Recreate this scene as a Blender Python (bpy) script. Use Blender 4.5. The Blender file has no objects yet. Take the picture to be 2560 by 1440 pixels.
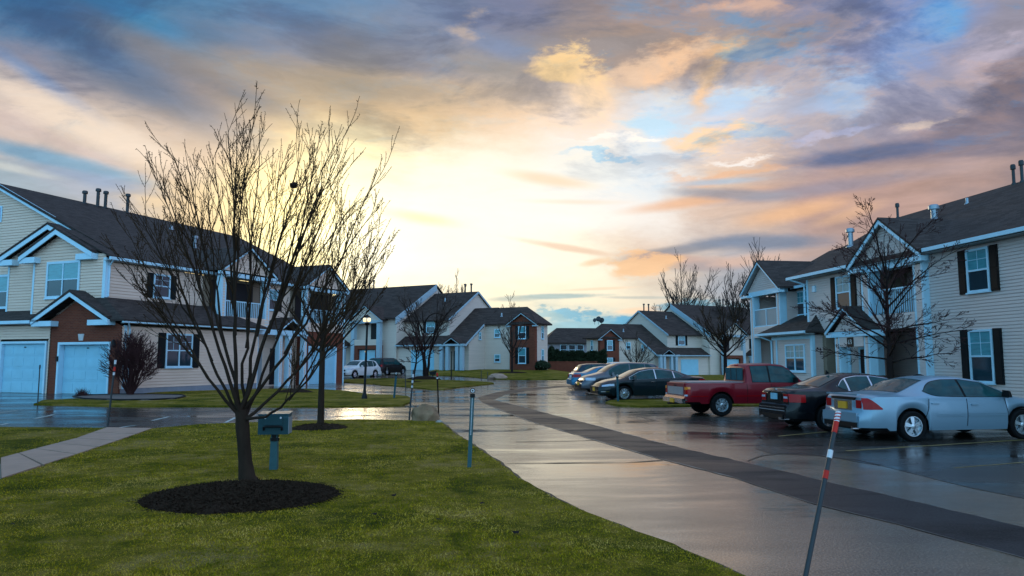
import bpy, bmesh, math, random
import numpy as np
from mathutils import Vector, noise
R = math.radians
scene = bpy.context.scene
COL = scene.collection
rng = random.Random(7)
# ------------------------------------------------------------------ camera model (used to turn measured sight lines into metres)
FPX, EYE = 1800.0, 1.8
PITCH = math.atan(180 / FPX)

def h(x, y):
    """height of the terrain: level near the street, rising gently to the houses at the far left, dipping to the far right"""
    t = min(1, max(0, (y - 64) / 20)); s = min(1, max(0, (x - 4) / 8))
    return t * (0.65 * (1 - s) - 0.4 * s)

def ray(px, py):
    x = (px - 1280) / FPX; v = (720 - py) / FPX
    return Vector((x, math.cos(PITCH) - v * math.sin(PITCH), math.sin(PITCH) + v * math.cos(PITCH)))

def G(px, py):
    """ground point under a sight line"""
    d = ray(px, py); z = 0.0
    for _ in range(12):
        t = (z - EYE) / d.z; z = 0.5 * z + 0.5 * h(d.x * t, d.y * t)
    t = (z - EYE) / d.z
    return Vector((d.x * t, d.y * t, z))

def at(px, py, Y):
    d = ray(px, py); t = Y / d.y
    return Vector((d.x * t, Y, EYE + d.z * t))

# ------------------------------------------------------------------ object helpers
def tag(o, label=None, cat=None, group=None, kind=None):
    if label: o['label'] = label
    if cat: o['category'] = cat
    if group: o['group'] = group
    if kind: o['kind'] = kind
    return o

def thing(name, label, cat, loc=(0, 0, 0), rz=0, group=None):
    o = bpy.data.objects.new(name, None); COL.objects.link(o)
    o.location = loc; o.rotation_euler = (0, 0, rz); o.empty_display_size = 0.3
    return tag(o, label, cat, group)

def copy_tree(o, parent=None):
    c = o.copy(); COL.objects.link(c)
    if parent: c.parent = parent
    for ch in o.children: copy_tree(ch, c)
    return c

class MB:
    """collects faces, then links them as ONE mesh object"""
    def __init__(s): s.v = []; s.f = []; s.m = []
    def mark(s):
        """what follows is a piece of its own"""
        s.m.append((len(s.v), len(s.f)))
    def split(s, name, mat, parent, **k):
        b = sorted(set([(0, 0)] + s.m + [(len(s.v), len(s.f))])); o = None
        for (v0, f0), (v1, f1) in zip(b, b[1:]):
            if f1 > f0:
                q = MB(); q.v = s.v[v0:v1]; q.f = [tuple(i - v0 for i in f) for f in s.f[f0:f1]]; o = q.build(name, mat, parent, **k)
        return o
    def add(s, pts, faces):
        b = len(s.v); s.v += [tuple(p) for p in pts]; s.f += [tuple(b + i for i in f) for f in faces]
    def quad(s, *p): s.add(p, [tuple(range(len(p)))])
    def hexa(s, c):   # 4 bottom corners then 4 top corners
        s.add(c, [(3, 2, 1, 0), (4, 5, 6, 7), (0, 1, 5, 4), (1, 2, 6, 5), (2, 3, 7, 6), (3, 0, 4, 7)])
    def box(s, x0, x1, y0, y1, z0, z1):
        s.hexa([(x0, y0, z0), (x1, y0, z0), (x1, y1, z0), (x0, y1, z0), (x0, y0, z1), (x1, y0, z1), (x1, y1, z1), (x0, y1, z1)])
    def slab(s, top, t):   # roof slab: polygon of top points, thickness t straight down
        n = len(top); lo = [(p[0], p[1], p[2] - t) for p in top]
        s.add(list(top) + lo, [tuple(range(n)), tuple(range(2 * n - 1, n - 1, -1))] + [(i, n + i, n + (i + 1) % n, (i + 1) % n) for i in range(n)])
    def prism(s, poly, a, b):   # convex/concave polygon list of 3D points on plane a, swept by vector b
        n = len(poly); q = [(p[0] + b[0], p[1] + b[1], p[2] + b[2]) for p in poly]
        s.add(list(poly) + q, [tuple(range(n - 1, -1, -1)), tuple(range(n, 2 * n))] + [(i, (i + 1) % n, n + (i + 1) % n, n + i) for i in range(n)])
    def tube(s, pts, rad, k=6, cap=True):
        pts = [Vector(p) for p in pts]; n = len(pts); b = len(s.v)
        t0 = (pts[1] - pts[0]).normalized(); a = t0.orthogonal().normalized()
        for i, p in enumerate(pts):
            t = (pts[min(i + 1, n - 1)] - pts[max(i - 1, 0)]).normalized()
            a = (a - t * a.dot(t))
            a = a.normalized() if a.length > 1e-6 else t.orthogonal().normalized()
            c = t.cross(a); r = rad[i] if isinstance(rad, (list, tuple)) else rad
            for j in range(k):
                q = 2 * math.pi * j / k
                s.v.append(tuple(p + (a * math.cos(q) + c * math.sin(q)) * r))
        for i in range(n - 1):
            for j in range(k):
                s.f.append((b + i * k + j, b + i * k + (j + 1) % k, b + (i + 1) * k + (j + 1) % k, b + (i + 1) * k + j))
        if cap:
            s.f.append(tuple(b + j for j in range(k - 1, -1, -1))); s.f.append(tuple(b + (n - 1) * k + j for j in range(k)))
    def lathe(s, prof, cx=0, cy=0, z0=0, k=16, axis='z'):
        b = len(s.v)
        for r, z in prof:
            for j in range(k):
                q = 2 * math.pi * j / k; c, d = r * math.cos(q), r * math.sin(q)
                s.v.append((cx + c, cy + d, z0 + z) if axis == 'z' else (cx + c, cy + z, z0 + d))
        for i in range(len(prof) - 1):
            for j in range(k):
                s.f.append((b + i * k + j, b + i * k + (j + 1) % k, b + (i + 1) * k + (j + 1) % k, b + (i + 1) * k + j))
        s.f.append(tuple(b + j for j in range(k - 1, -1, -1))); s.f.append(tuple(b + (len(prof) - 1) * k + j for j in range(k)))
    def build(s, name, mat, parent=None, smooth=None, loc=None, fix=False, rz=None):
        me = bpy.data.meshes.new(name); me.from_pydata(s.v, [], s.f); me.materials.append(mat)
        if fix:
            bm = bmesh.new(); bm.from_mesh(me); bmesh.ops.recalc_face_normals(bm, faces=bm.faces); bm.to_mesh(me); bm.free()
        if smooth:
            me.shade_smooth(); me.set_sharp_from_angle(angle=R(smooth))
        me.update()
        o = bpy.data.objects.new(name, me); COL.objects.link(o)
        if parent: o.parent = parent
        if loc is not None: o.location = loc
        if rz is not None: o.rotation_euler = (0, 0, rz)
        return o

class Facade:
    """a vertical plane: u along the wall, d outwards, z up"""
    def __init__(s, p, ang, n=1):
        s.p = p; s.u = (math.cos(ang), math.sin(ang)); s.n = (s.u[1] * n, -s.u[0] * n)
    def pt(s, u, d, z): return (s.p[0] + s.u[0] * u + s.n[0] * d, s.p[1] + s.u[1] * u + s.n[1] * d, z)
    def box(s, mb, u0, u1, d0, d1, z0, z1):
        mb.hexa([s.pt(u0, d0, z0), s.pt(u1, d0, z0), s.pt(u1, d1, z0), s.pt(u0, d1, z0), s.pt(u0, d0, z1), s.pt(u1, d0, z1), s.pt(u1, d1, z1), s.pt(u0, d1, z1)])
    def lap(s, mb, z0, z1, L, Rr, course=0.11, t=None):
        """lapped siding: every board tilts out at its lower edge"""
        if not callable(L): a = L; L = lambda z: a
        if not callable(Rr): b = Rr; Rr = lambda z: b
        n = max(1, round((z1 - z0) / course)); c = (z1 - z0) / n
        if t is None: t = .030 if course < .15 else .042
        for i in range(n):
            za = z0 + i * c; zb = za + c; l0, r0, l1, r1 = L(za), Rr(za), L(zb), Rr(zb)
            if r0 - l0 < 0.02: break
            if r1 < l1: l1 = r1 = (l1 + r1) / 2
            zm = za + c * .74; zn = za + c * .80; lm, rm, ln, rn = min(L(zm), r1 if r1 < l1 else 9e9), Rr(zm), L(zn), Rr(zn)
            if rm - lm < .02 or rn - ln < .02: lm, rm, ln, rn = l1, r1, l1, r1
            mb.add([s.pt(l0, t, za), s.pt(r0, t, za), s.pt(rm, t * .8, zm), s.pt(lm, t * .8, zm), s.pt(ln, 0.001, zn), s.pt(rn, 0.001, zn), s.pt(r1, 0.001, zb), s.pt(l1, 0.001, zb), s.pt(l0, 0, za), s.pt(r0, 0, za)], [(0, 1, 2, 3), (3, 2, 5, 4), (4, 5, 6, 7), (8, 9, 1, 0)])
    def rake(s, mb, u0, z0, u1, z1, d0, d1, w):
        """sloping board between two points of the facade plane, depth w below the line"""
        mb.hexa([s.pt(u0, d0, z0 - w), s.pt(u1, d0, z1 - w), s.pt(u1, d1, z1 - w), s.pt(u0, d1, z0 - w), s.pt(u0, d0, z0), s.pt(u1, d0, z1), s.pt(u1, d1, z1), s.pt(u0, d1, z0)])

# ------------------------------------------------------------------ materials
def lin(c): return tuple((x / 12.92 if x <= 0.04045 else ((x + 0.055) / 1.055) ** 2.4) for x in (q / 255 for q in c))

class NT:
    def __init__(s, tree): s.t = tree; s.n = tree.nodes; s.l = tree.links
    def new(s, typ, **kw):
        nd = s.n.new(typ)
        for k, v in kw.items():
            if k == 'inp':
                for a, b in v.items():
                    if isinstance(b, bpy.types.NodeSocket): s.l.new(b, nd.inputs[a])
                    else: nd.inputs[a].default_value = b
            else: setattr(nd, k, v)
        return nd
    def math(s, op, a, b=None, c=None, clamp=False):
        nd = s.n.new('ShaderNodeMath'); nd.operation = op; nd.use_clamp = clamp
        for i, q in enumerate((a, b, c)):
            if q is None: continue
            if isinstance(q, bpy.types.NodeSocket): s.l.new(q, nd.inputs[i])
            else: nd.inputs[i].default_value = q
        return nd.outputs[0]
    def vec(s, op, a, b=None, scale=None):
        nd = s.n.new('ShaderNodeVectorMath'); nd.operation = op
        for i, q in enumerate((a, b)):
            if q is None: continue
            if isinstance(q, bpy.types.NodeSocket): s.l.new(q, nd.inputs[i])
            else: nd.inputs[i].default_value = q
        if scale is not None:
            if isinstance(scale, bpy.types.NodeSocket): s.l.new(scale, nd.inputs['Scale'])
            else: nd.inputs['Scale'].default_value = scale
        return nd.outputs['Value'] if op in ('DOT_PRODUCT', 'DISTANCE', 'LENGTH') else nd.outputs[0]
    def noise(s, vec, scale, detail=3, rough=0.5, dist=0, out='Factor'):
        nd = s.new('ShaderNodeTexNoise', inp={'Vector': vec, 'Scale': scale, 'Detail': detail, 'Roughness': rough, 'Distortion': dist})
        return nd.outputs[0] if out == 'Factor' else nd.outputs[1]
    def ramp(s, fac, stops, interp='LINEAR'):
        nd = s.n.new('ShaderNodeValToRGB'); nd.color_ramp.interpolation = interp; e = nd.color_ramp.elements
        while len(e) < len(stops): e.new(0.5)
        for el, (p, c) in zip(e, stops):
            el.position = p; el.color = (*c, 1) if isinstance(c, tuple) else (c, c, c, 1)
        s.l.new(fac, nd.inputs[0]); return nd.outputs[0]
    def mix(s, fac, a, b, blend='MIX'):
        nd = s.n.new('ShaderNodeMix'); nd.data_type = 'RGBA'; nd.blend_type = blend
        for i, q in ((0, fac), (6, a), (7, b)):
            if isinstance(q, bpy.types.NodeSocket): s.l.new(q, nd.inputs[i])
            elif i: nd.inputs[i].default_value = (*q[:3], 1)
            else: nd.inputs[i].default_value = q
        return nd.outputs[2]
    def bump(s, hgt, strength, dist=0.01):
        return s.new('ShaderNodeBump', inp={'Height': hgt, 'Strength': strength, 'Distance': dist}).outputs[0]

def base_mat(name):
    m = bpy.data.materials.new(name); m.use_nodes = True; nt = NT(m.node_tree)
    return m, nt, nt.n['Principled BSDF']

def mat(name, col, rough=0.6, metal=0.0, var=0.12, vscale=3.0, bump=0.0, bscale=40.0, coat=0.0, emit=None, spec=0.16, stretch=(1, 1, 1)):
    m, nt, p = base_mat(name)
    tc = nt.new('ShaderNodeTexCoord').outputs['Object']
    if stretch != (1, 1, 1): tc = nt.vec('MULTIPLY', tc, stretch)
    p.inputs['Roughness'].default_value = rough; p.inputs['Metallic'].default_value = metal
    p.inputs['Specular IOR Level'].default_value = spec; p.inputs['Coat Weight'].default_value = coat
    if coat: p.inputs['Coat Roughness'].default_value = 0.03
    if var:
        n = nt.noise(tc, vscale, 4, 0.6)
        c = nt.mix(n, tuple(x * (1 - 2 * var) for x in col), tuple(min(1, x * (1 + 2 * var)) for x in col))
        nt.l.new(c, p.inputs['Base Color'])
        nt.l.new(nt.math('MULTIPLY_ADD', n, 0.2, rough - 0.1, clamp=True), p.inputs['Roughness'])
    else: p.inputs['Base Color'].default_value = (*col, 1)
    if bump: nt.l.new(nt.bump(nt.noise(tc, bscale, 3, 0.6), bump, 0.01), p.inputs['Normal'])
    if emit:
        p.inputs['Emission Color'].default_value = (*emit[0], 1); p.inputs['Emission Strength'].default_value = emit[1]
    return m

def brick_mat(name, c1, c2, mortar, sc=1.0):
    m, nt, p = base_mat(name)
    tc = nt.new('ShaderNodeTexCoord').outputs['Object']
    s = nt.new('ShaderNodeSeparateXYZ', inp={0: tc})
    v = nt.new('ShaderNodeCombineXYZ', inp={0: nt.math('ADD', s.outputs[0], s.outputs[1]), 1: s.outputs[2]}).outputs[0]
    b = nt.new('ShaderNodeTexBrick', inp={'Vector': v, 'Color1': (*c1, 1), 'Color2': (*c2, 1), 'Mortar': (*mortar, 1), 'Scale': 1.0, 'Mortar Size': 0.008 * sc, 'Brick Width': 0.22 * sc, 'Row Height': 0.075 * sc, 'Bias': 0.0})
    c = nt.mix(nt.noise(tc, 1.7, 4), b.outputs[0], (*[x * 0.55 for x in c1],), 'MIX')
    c = nt.mix(0.45, b.outputs[0], c)
    nt.l.new(c, p.inputs['Base Color']); p.inputs['Roughness'].default_value = 0.85; p.inputs['Specular IOR Level'].default_value = 0.1
    nt.l.new(nt.bump(b.outputs[1], -0.5, 0.01), p.inputs['Normal'])
    return m

def shingle_mat(name, c, sc=1.0):
    m, nt, p = base_mat(name)
    tc = nt.new('ShaderNodeTexCoord').outputs['Object']
    s = nt.new('ShaderNodeSeparateXYZ', inp={0: tc})
    v = nt.new('ShaderNodeCombineXYZ', inp={0: nt.math('ADD', s.outputs[0], s.outputs[1]), 1: s.outputs[2]}).outputs[0]
    b = nt.new('ShaderNodeTexBrick', inp={'Vector': v, 'Color1': (*[x * 0.6 for x in c], 1), 'Color2': (*[x * 1.5 for x in c], 1), 'Mortar': (*[x * 0.4 for x in c], 1), 'Scale': 1.0, 'Mortar Size': 0.006, 'Brick Width': 0.33 * sc, 'Row Height': 0.07 * sc})
    big = nt.noise(tc, 0.6, 5, 0.6); fine = nt.noise(tc, 9, 3, 0.7)
    col = nt.mix(big, tuple(x * 0.75 for x in c), tuple(x * 1.25 for x in c))
    col = nt.mix(0.75, col, b.outputs[0]); col = nt.mix(nt.math('MULTIPLY', fine, 0.35), col, tuple(x * 0.6 for x in c))
    nt.l.new(col, p.inputs['Base Color']); p.inputs['Roughness'].default_value = 0.8; p.inputs['Specular IOR Level'].default_value = 0.12
    nt.l.new(nt.bump(nt.math('ADD', b.outputs[1], fine), -0.35, 0.012), p.inputs['Normal'])
    return m

M = {}
def siding(name, c): return mat(name, c, 0.6, var=0.07, vscale=1.2, stretch=(0.5, 0.5, 4), spec=0.12)
M['siding_warm'] = siding('siding_warm', (0.75, 0.575, 0.47))
M['siding_mauve'] = siding('siding_mauve', (0.71, 0.56, 0.52))
M['siding_far'] = mat('siding_far', (0.64, 0.53, 0.46), 0.6, var=0.08, vscale=0.7, stretch=(0.3, 0.3, 9))
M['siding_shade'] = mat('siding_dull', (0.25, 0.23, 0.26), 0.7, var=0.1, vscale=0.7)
M['trim_far'] = mat('far_trim_sky_tint', (0.34, 0.46, 0.54), 0.5, var=0.08)  # white trim of the far houses, darkened, blue sky cast in its colour
M['trim'] = mat('white_trim_sky_tint', (0.48, 0.72, 0.86), 0.45, var=0.05)  # white trim; the blue cast of the skylight is mixed into its colour
M['garage'] = mat('garage_door_sky_tint', (0.29, 0.58, 0.73), 0.4, var=0.07, vscale=1.5)  # white doors, base colour tinted with the blue light that falls on them
M['soffit'] = mat('soffit', (0.34, 0.36, 0.38), 0.7, var=0.05)
M['roof'] = shingle_mat('shingles', (0.056, 0.043, 0.040))
M['roof_far'] = shingle_mat('shingles_far', (0.052, 0.037, 0.033), 2)
M['brick'] = brick_mat('red_brick', (0.215, 0.055, 0.030), (0.145, 0.038, 0.024), (0.16, 0.09, 0.07), 1.15)
M['concrete_found'] = mat('foundation', (0.24, 0.26, 0.30), 0.85, var=0.12, bump=0.2)
M['shutter'] = mat('shutter_black', (0.010, 0.012, 0.014), 0.7, var=0.1, spec=.12)
M['shutter_brown'] = mat('shutter_brown', (0.022, 0.015, 0.013), 0.7, var=0.1, spec=.12)
M['glass_dark'] = mat('window_glass', (0.012, 0.035, 0.05), 0.05, var=0.0, spec=0.8)
M['glass_cyan'] = mat('window_glass_cyan', (0.07, 0.30, 0.36), 0.08, var=0.25, vscale=2.2, spec=0.8, stretch=(1, 1, 6))  # brighter panes: cyan base colour with level streaks
M['galv'] = mat('galvanised', (0.30, 0.36, 0.42), 0.4, metal=0.6, var=0.1)
M['pipe_dark'] = mat('flue_dark', (0.05, 0.055, 0.06), 0.5, metal=0.3, var=0.1)
M['black'] = mat('black_metal', (0.010, 0.010, 0.011), 0.4, var=0.1)
M['door_dark'] = mat('dark_door', (0.015, 0.014, 0.016), 0.5, var=0.1)
M['door_pale'] = mat('pale_door', (0.30, 0.33, 0.35), 0.5, var=0.05)
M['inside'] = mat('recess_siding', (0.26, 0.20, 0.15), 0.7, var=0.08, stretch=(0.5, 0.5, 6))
M['keystone'] = mat('keystone', (0.5, 0.5, 0.52), 0.7)
M['bark'] = mat('bark', (0.030, 0.018, 0.012), 0.9, spec=.15, var=0.35, vscale=9, bump=0.9, bscale=30, stretch=(1, 1, 0.3))
M['bark_dark'] = mat('bark_dark', (0.018, 0.011, 0.010), 0.9, spec=.15, var=0.3, vscale=9, bump=0.6, bscale=25, stretch=(1, 1, 0.3))
M['twig'] = mat('twig', (0.045, 0.024, 0.012), 0.9, spec=.1, var=0.3, vscale=5)
M['twig_far'] = mat('twig_far', (0.075, 0.052, 0.045), 0.85, var=0.2)
M['twig_red'] = mat('twig_red', (0.055, 0.024, 0.024), 0.9, var=0.3, spec=.1)
M['mulch'] = mat('mulch', (0.024, 0.014, 0.009), 0.9, spec=.05, var=0.4, vscale=25, bump=1.0, bscale=60)
M['chips'] = mat('bark_chips', (0.030, 0.018, 0.012), 0.9, var=0.49, vscale=40, spec=.05)
M['stone'] = mat('boulder_stone', (0.24, 0.15, 0.09), 0.85, var=0.35, vscale=3.5, bump=0.9, bscale=14)
M['gravel'] = mat('bed_gravel', (0.15, 0.12, 0.11), 0.9, var=0.4, vscale=18, bump=0.9, bscale=30)
M['evergreen'] = mat('evergreen', (0.018, 0.030, 0.014), 0.8, var=0.35, vscale=4)
M['green_box'] = mat('green_grey_paint', (0.022, 0.064, 0.075), 0.45, var=0.1)
M['green_post'] = mat('green_post_paint', (0.042, 0.105, 0.115), 0.55, var=0.15, vscale=10)
M['teal_steel'] = mat('blue_green_steel', (0.02, 0.075, 0.10), 0.45, var=0.12, vscale=12)
M['grey_pipe'] = mat('grey_pipe', (0.030, 0.036, 0.042), 0.5, metal=0.0, spec=.3, var=0.15, vscale=10)
M['red_tape'] = mat('red_tape', (0.52, 0.025, 0.018), 0.4, var=0.12, vscale=30)
M['white_tape'] = mat('white_tape', (0.62, 0.62, 0.66), 0.4, var=0.1, vscale=30)
M['concrete'] = mat('sidewalk_concrete', (0.36, 0.235, 0.18), 0.8, var=0.14, vscale=3, bump=0.3, bscale=80)
M['kerb'] = mat('kerb_concrete', (0.30, 0.27, 0.24), 0.7, var=0.15, vscale=4, bump=0.2)
M['yellow'] = mat('yellow_paint', (0.20, 0.15, 0.06), 0.5, var=0.45, vscale=6)
M['crack'] = mat('tar_crack', (0.008, 0.008, 0.008), 0.35, var=0.2)
M['mud'] = mat('wet_mud', (0.045, 0.034, 0.026), 0.7, spec=.3, var=0.4, vscale=12, bump=.8, bscale=50)
M['white_line'] = mat('worn_white_paint', (0.42, 0.44, 0.42), 0.5, var=0.3, vscale=5)
M['seam'] = mat('pale_seam_sealer', (0.20, 0.175, 0.155), 0.45, var=0.4, vscale=8)
M['lamp_on'] = mat('lamp_lit', (0.9, 0.7, 0.4), 0.3, var=0, emit=((1.0, 0.70, 0.34), 1.5))
M['tyre'] = mat('tyre', (0.007, 0.007, 0.008), 0.9, var=0.2, spec=.15)
M['rim'] = mat('alloy', (0.48, 0.55, 0.60), 0.25, metal=0.85, var=0.05)
M['hub_dark'] = mat('wheel_dark', (0.012, 0.012, 0.013), 0.6, var=0)
M['car_glass'] = mat('car_glass', (0.010, 0.050, 0.055), 0.06, var=0.47, vscale=2.6, spec=.26)
M['chrome'] = mat('chrome', (0.50, 0.52, 0.55), 0.18, metal=1.0, var=0.0)
M['plastic'] = mat('black_plastic', (0.006, 0.006, 0.007), 0.6, var=0.1, spec=.2)
M['tail_red'] = mat('tail_lamp', (0.34, 0.006, 0.008), 0.2, var=0.15, vscale=6, coat=0.15)
M['amber'] = mat('amber_lamp', (0.75, 0.22, 0.02), 0.2, var=0.1, coat=0.6)
M['headlamp'] = mat('headlamp', (0.42, 0.48, 0.60), 0.12, var=0.2, vscale=12, coat=0.8)
M['plate_orange'] = mat('plate_orange', (0.72, 0.34, 0.03), 0.4, var=0.08)
M['plate_blue'] = mat('plate_blue', (0.22, 0.48, 0.62), 0.4, var=0.1)
M['plate_ink'] = mat('plate_ink', (0.02, 0.025, 0.06), 0.5, var=0)
M['white'] = mat('white_plate', (0.7, 0.7, 0.7), 0.5, var=0.05)
def paint(name, c, metal=0.3, rough=0.28): return mat(name, c, rough, metal=metal, var=0.0, coat=0.28 if max(c) > .05 else .12, spec=.25)
# ------------------------------------------------------------------ sky
SUN_AZ, SUN_EL = -15.5, 10.5
def azel(px, py):
    d = ray(px, py); d.normalize()
    return math.degrees(math.atan2(d.x, d.y)), math.degrees(math.asin(d.z))

def vivid(c, k=1.22):
    q = lin(c); l = .3 * q[0] + .59 * q[1] + .11 * q[2]; k = 0.82 if q[1] <= min(q[0], q[2]) else k; k = 1 + (k - 1) * max(0, min(1.25, (0.75 - l) / .4)); g = .84 + .16 * max(0, min(1, (l - .2) / .3))
    return tuple(max(.004, (l + (x - l) * k) * g) for x in q)

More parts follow.
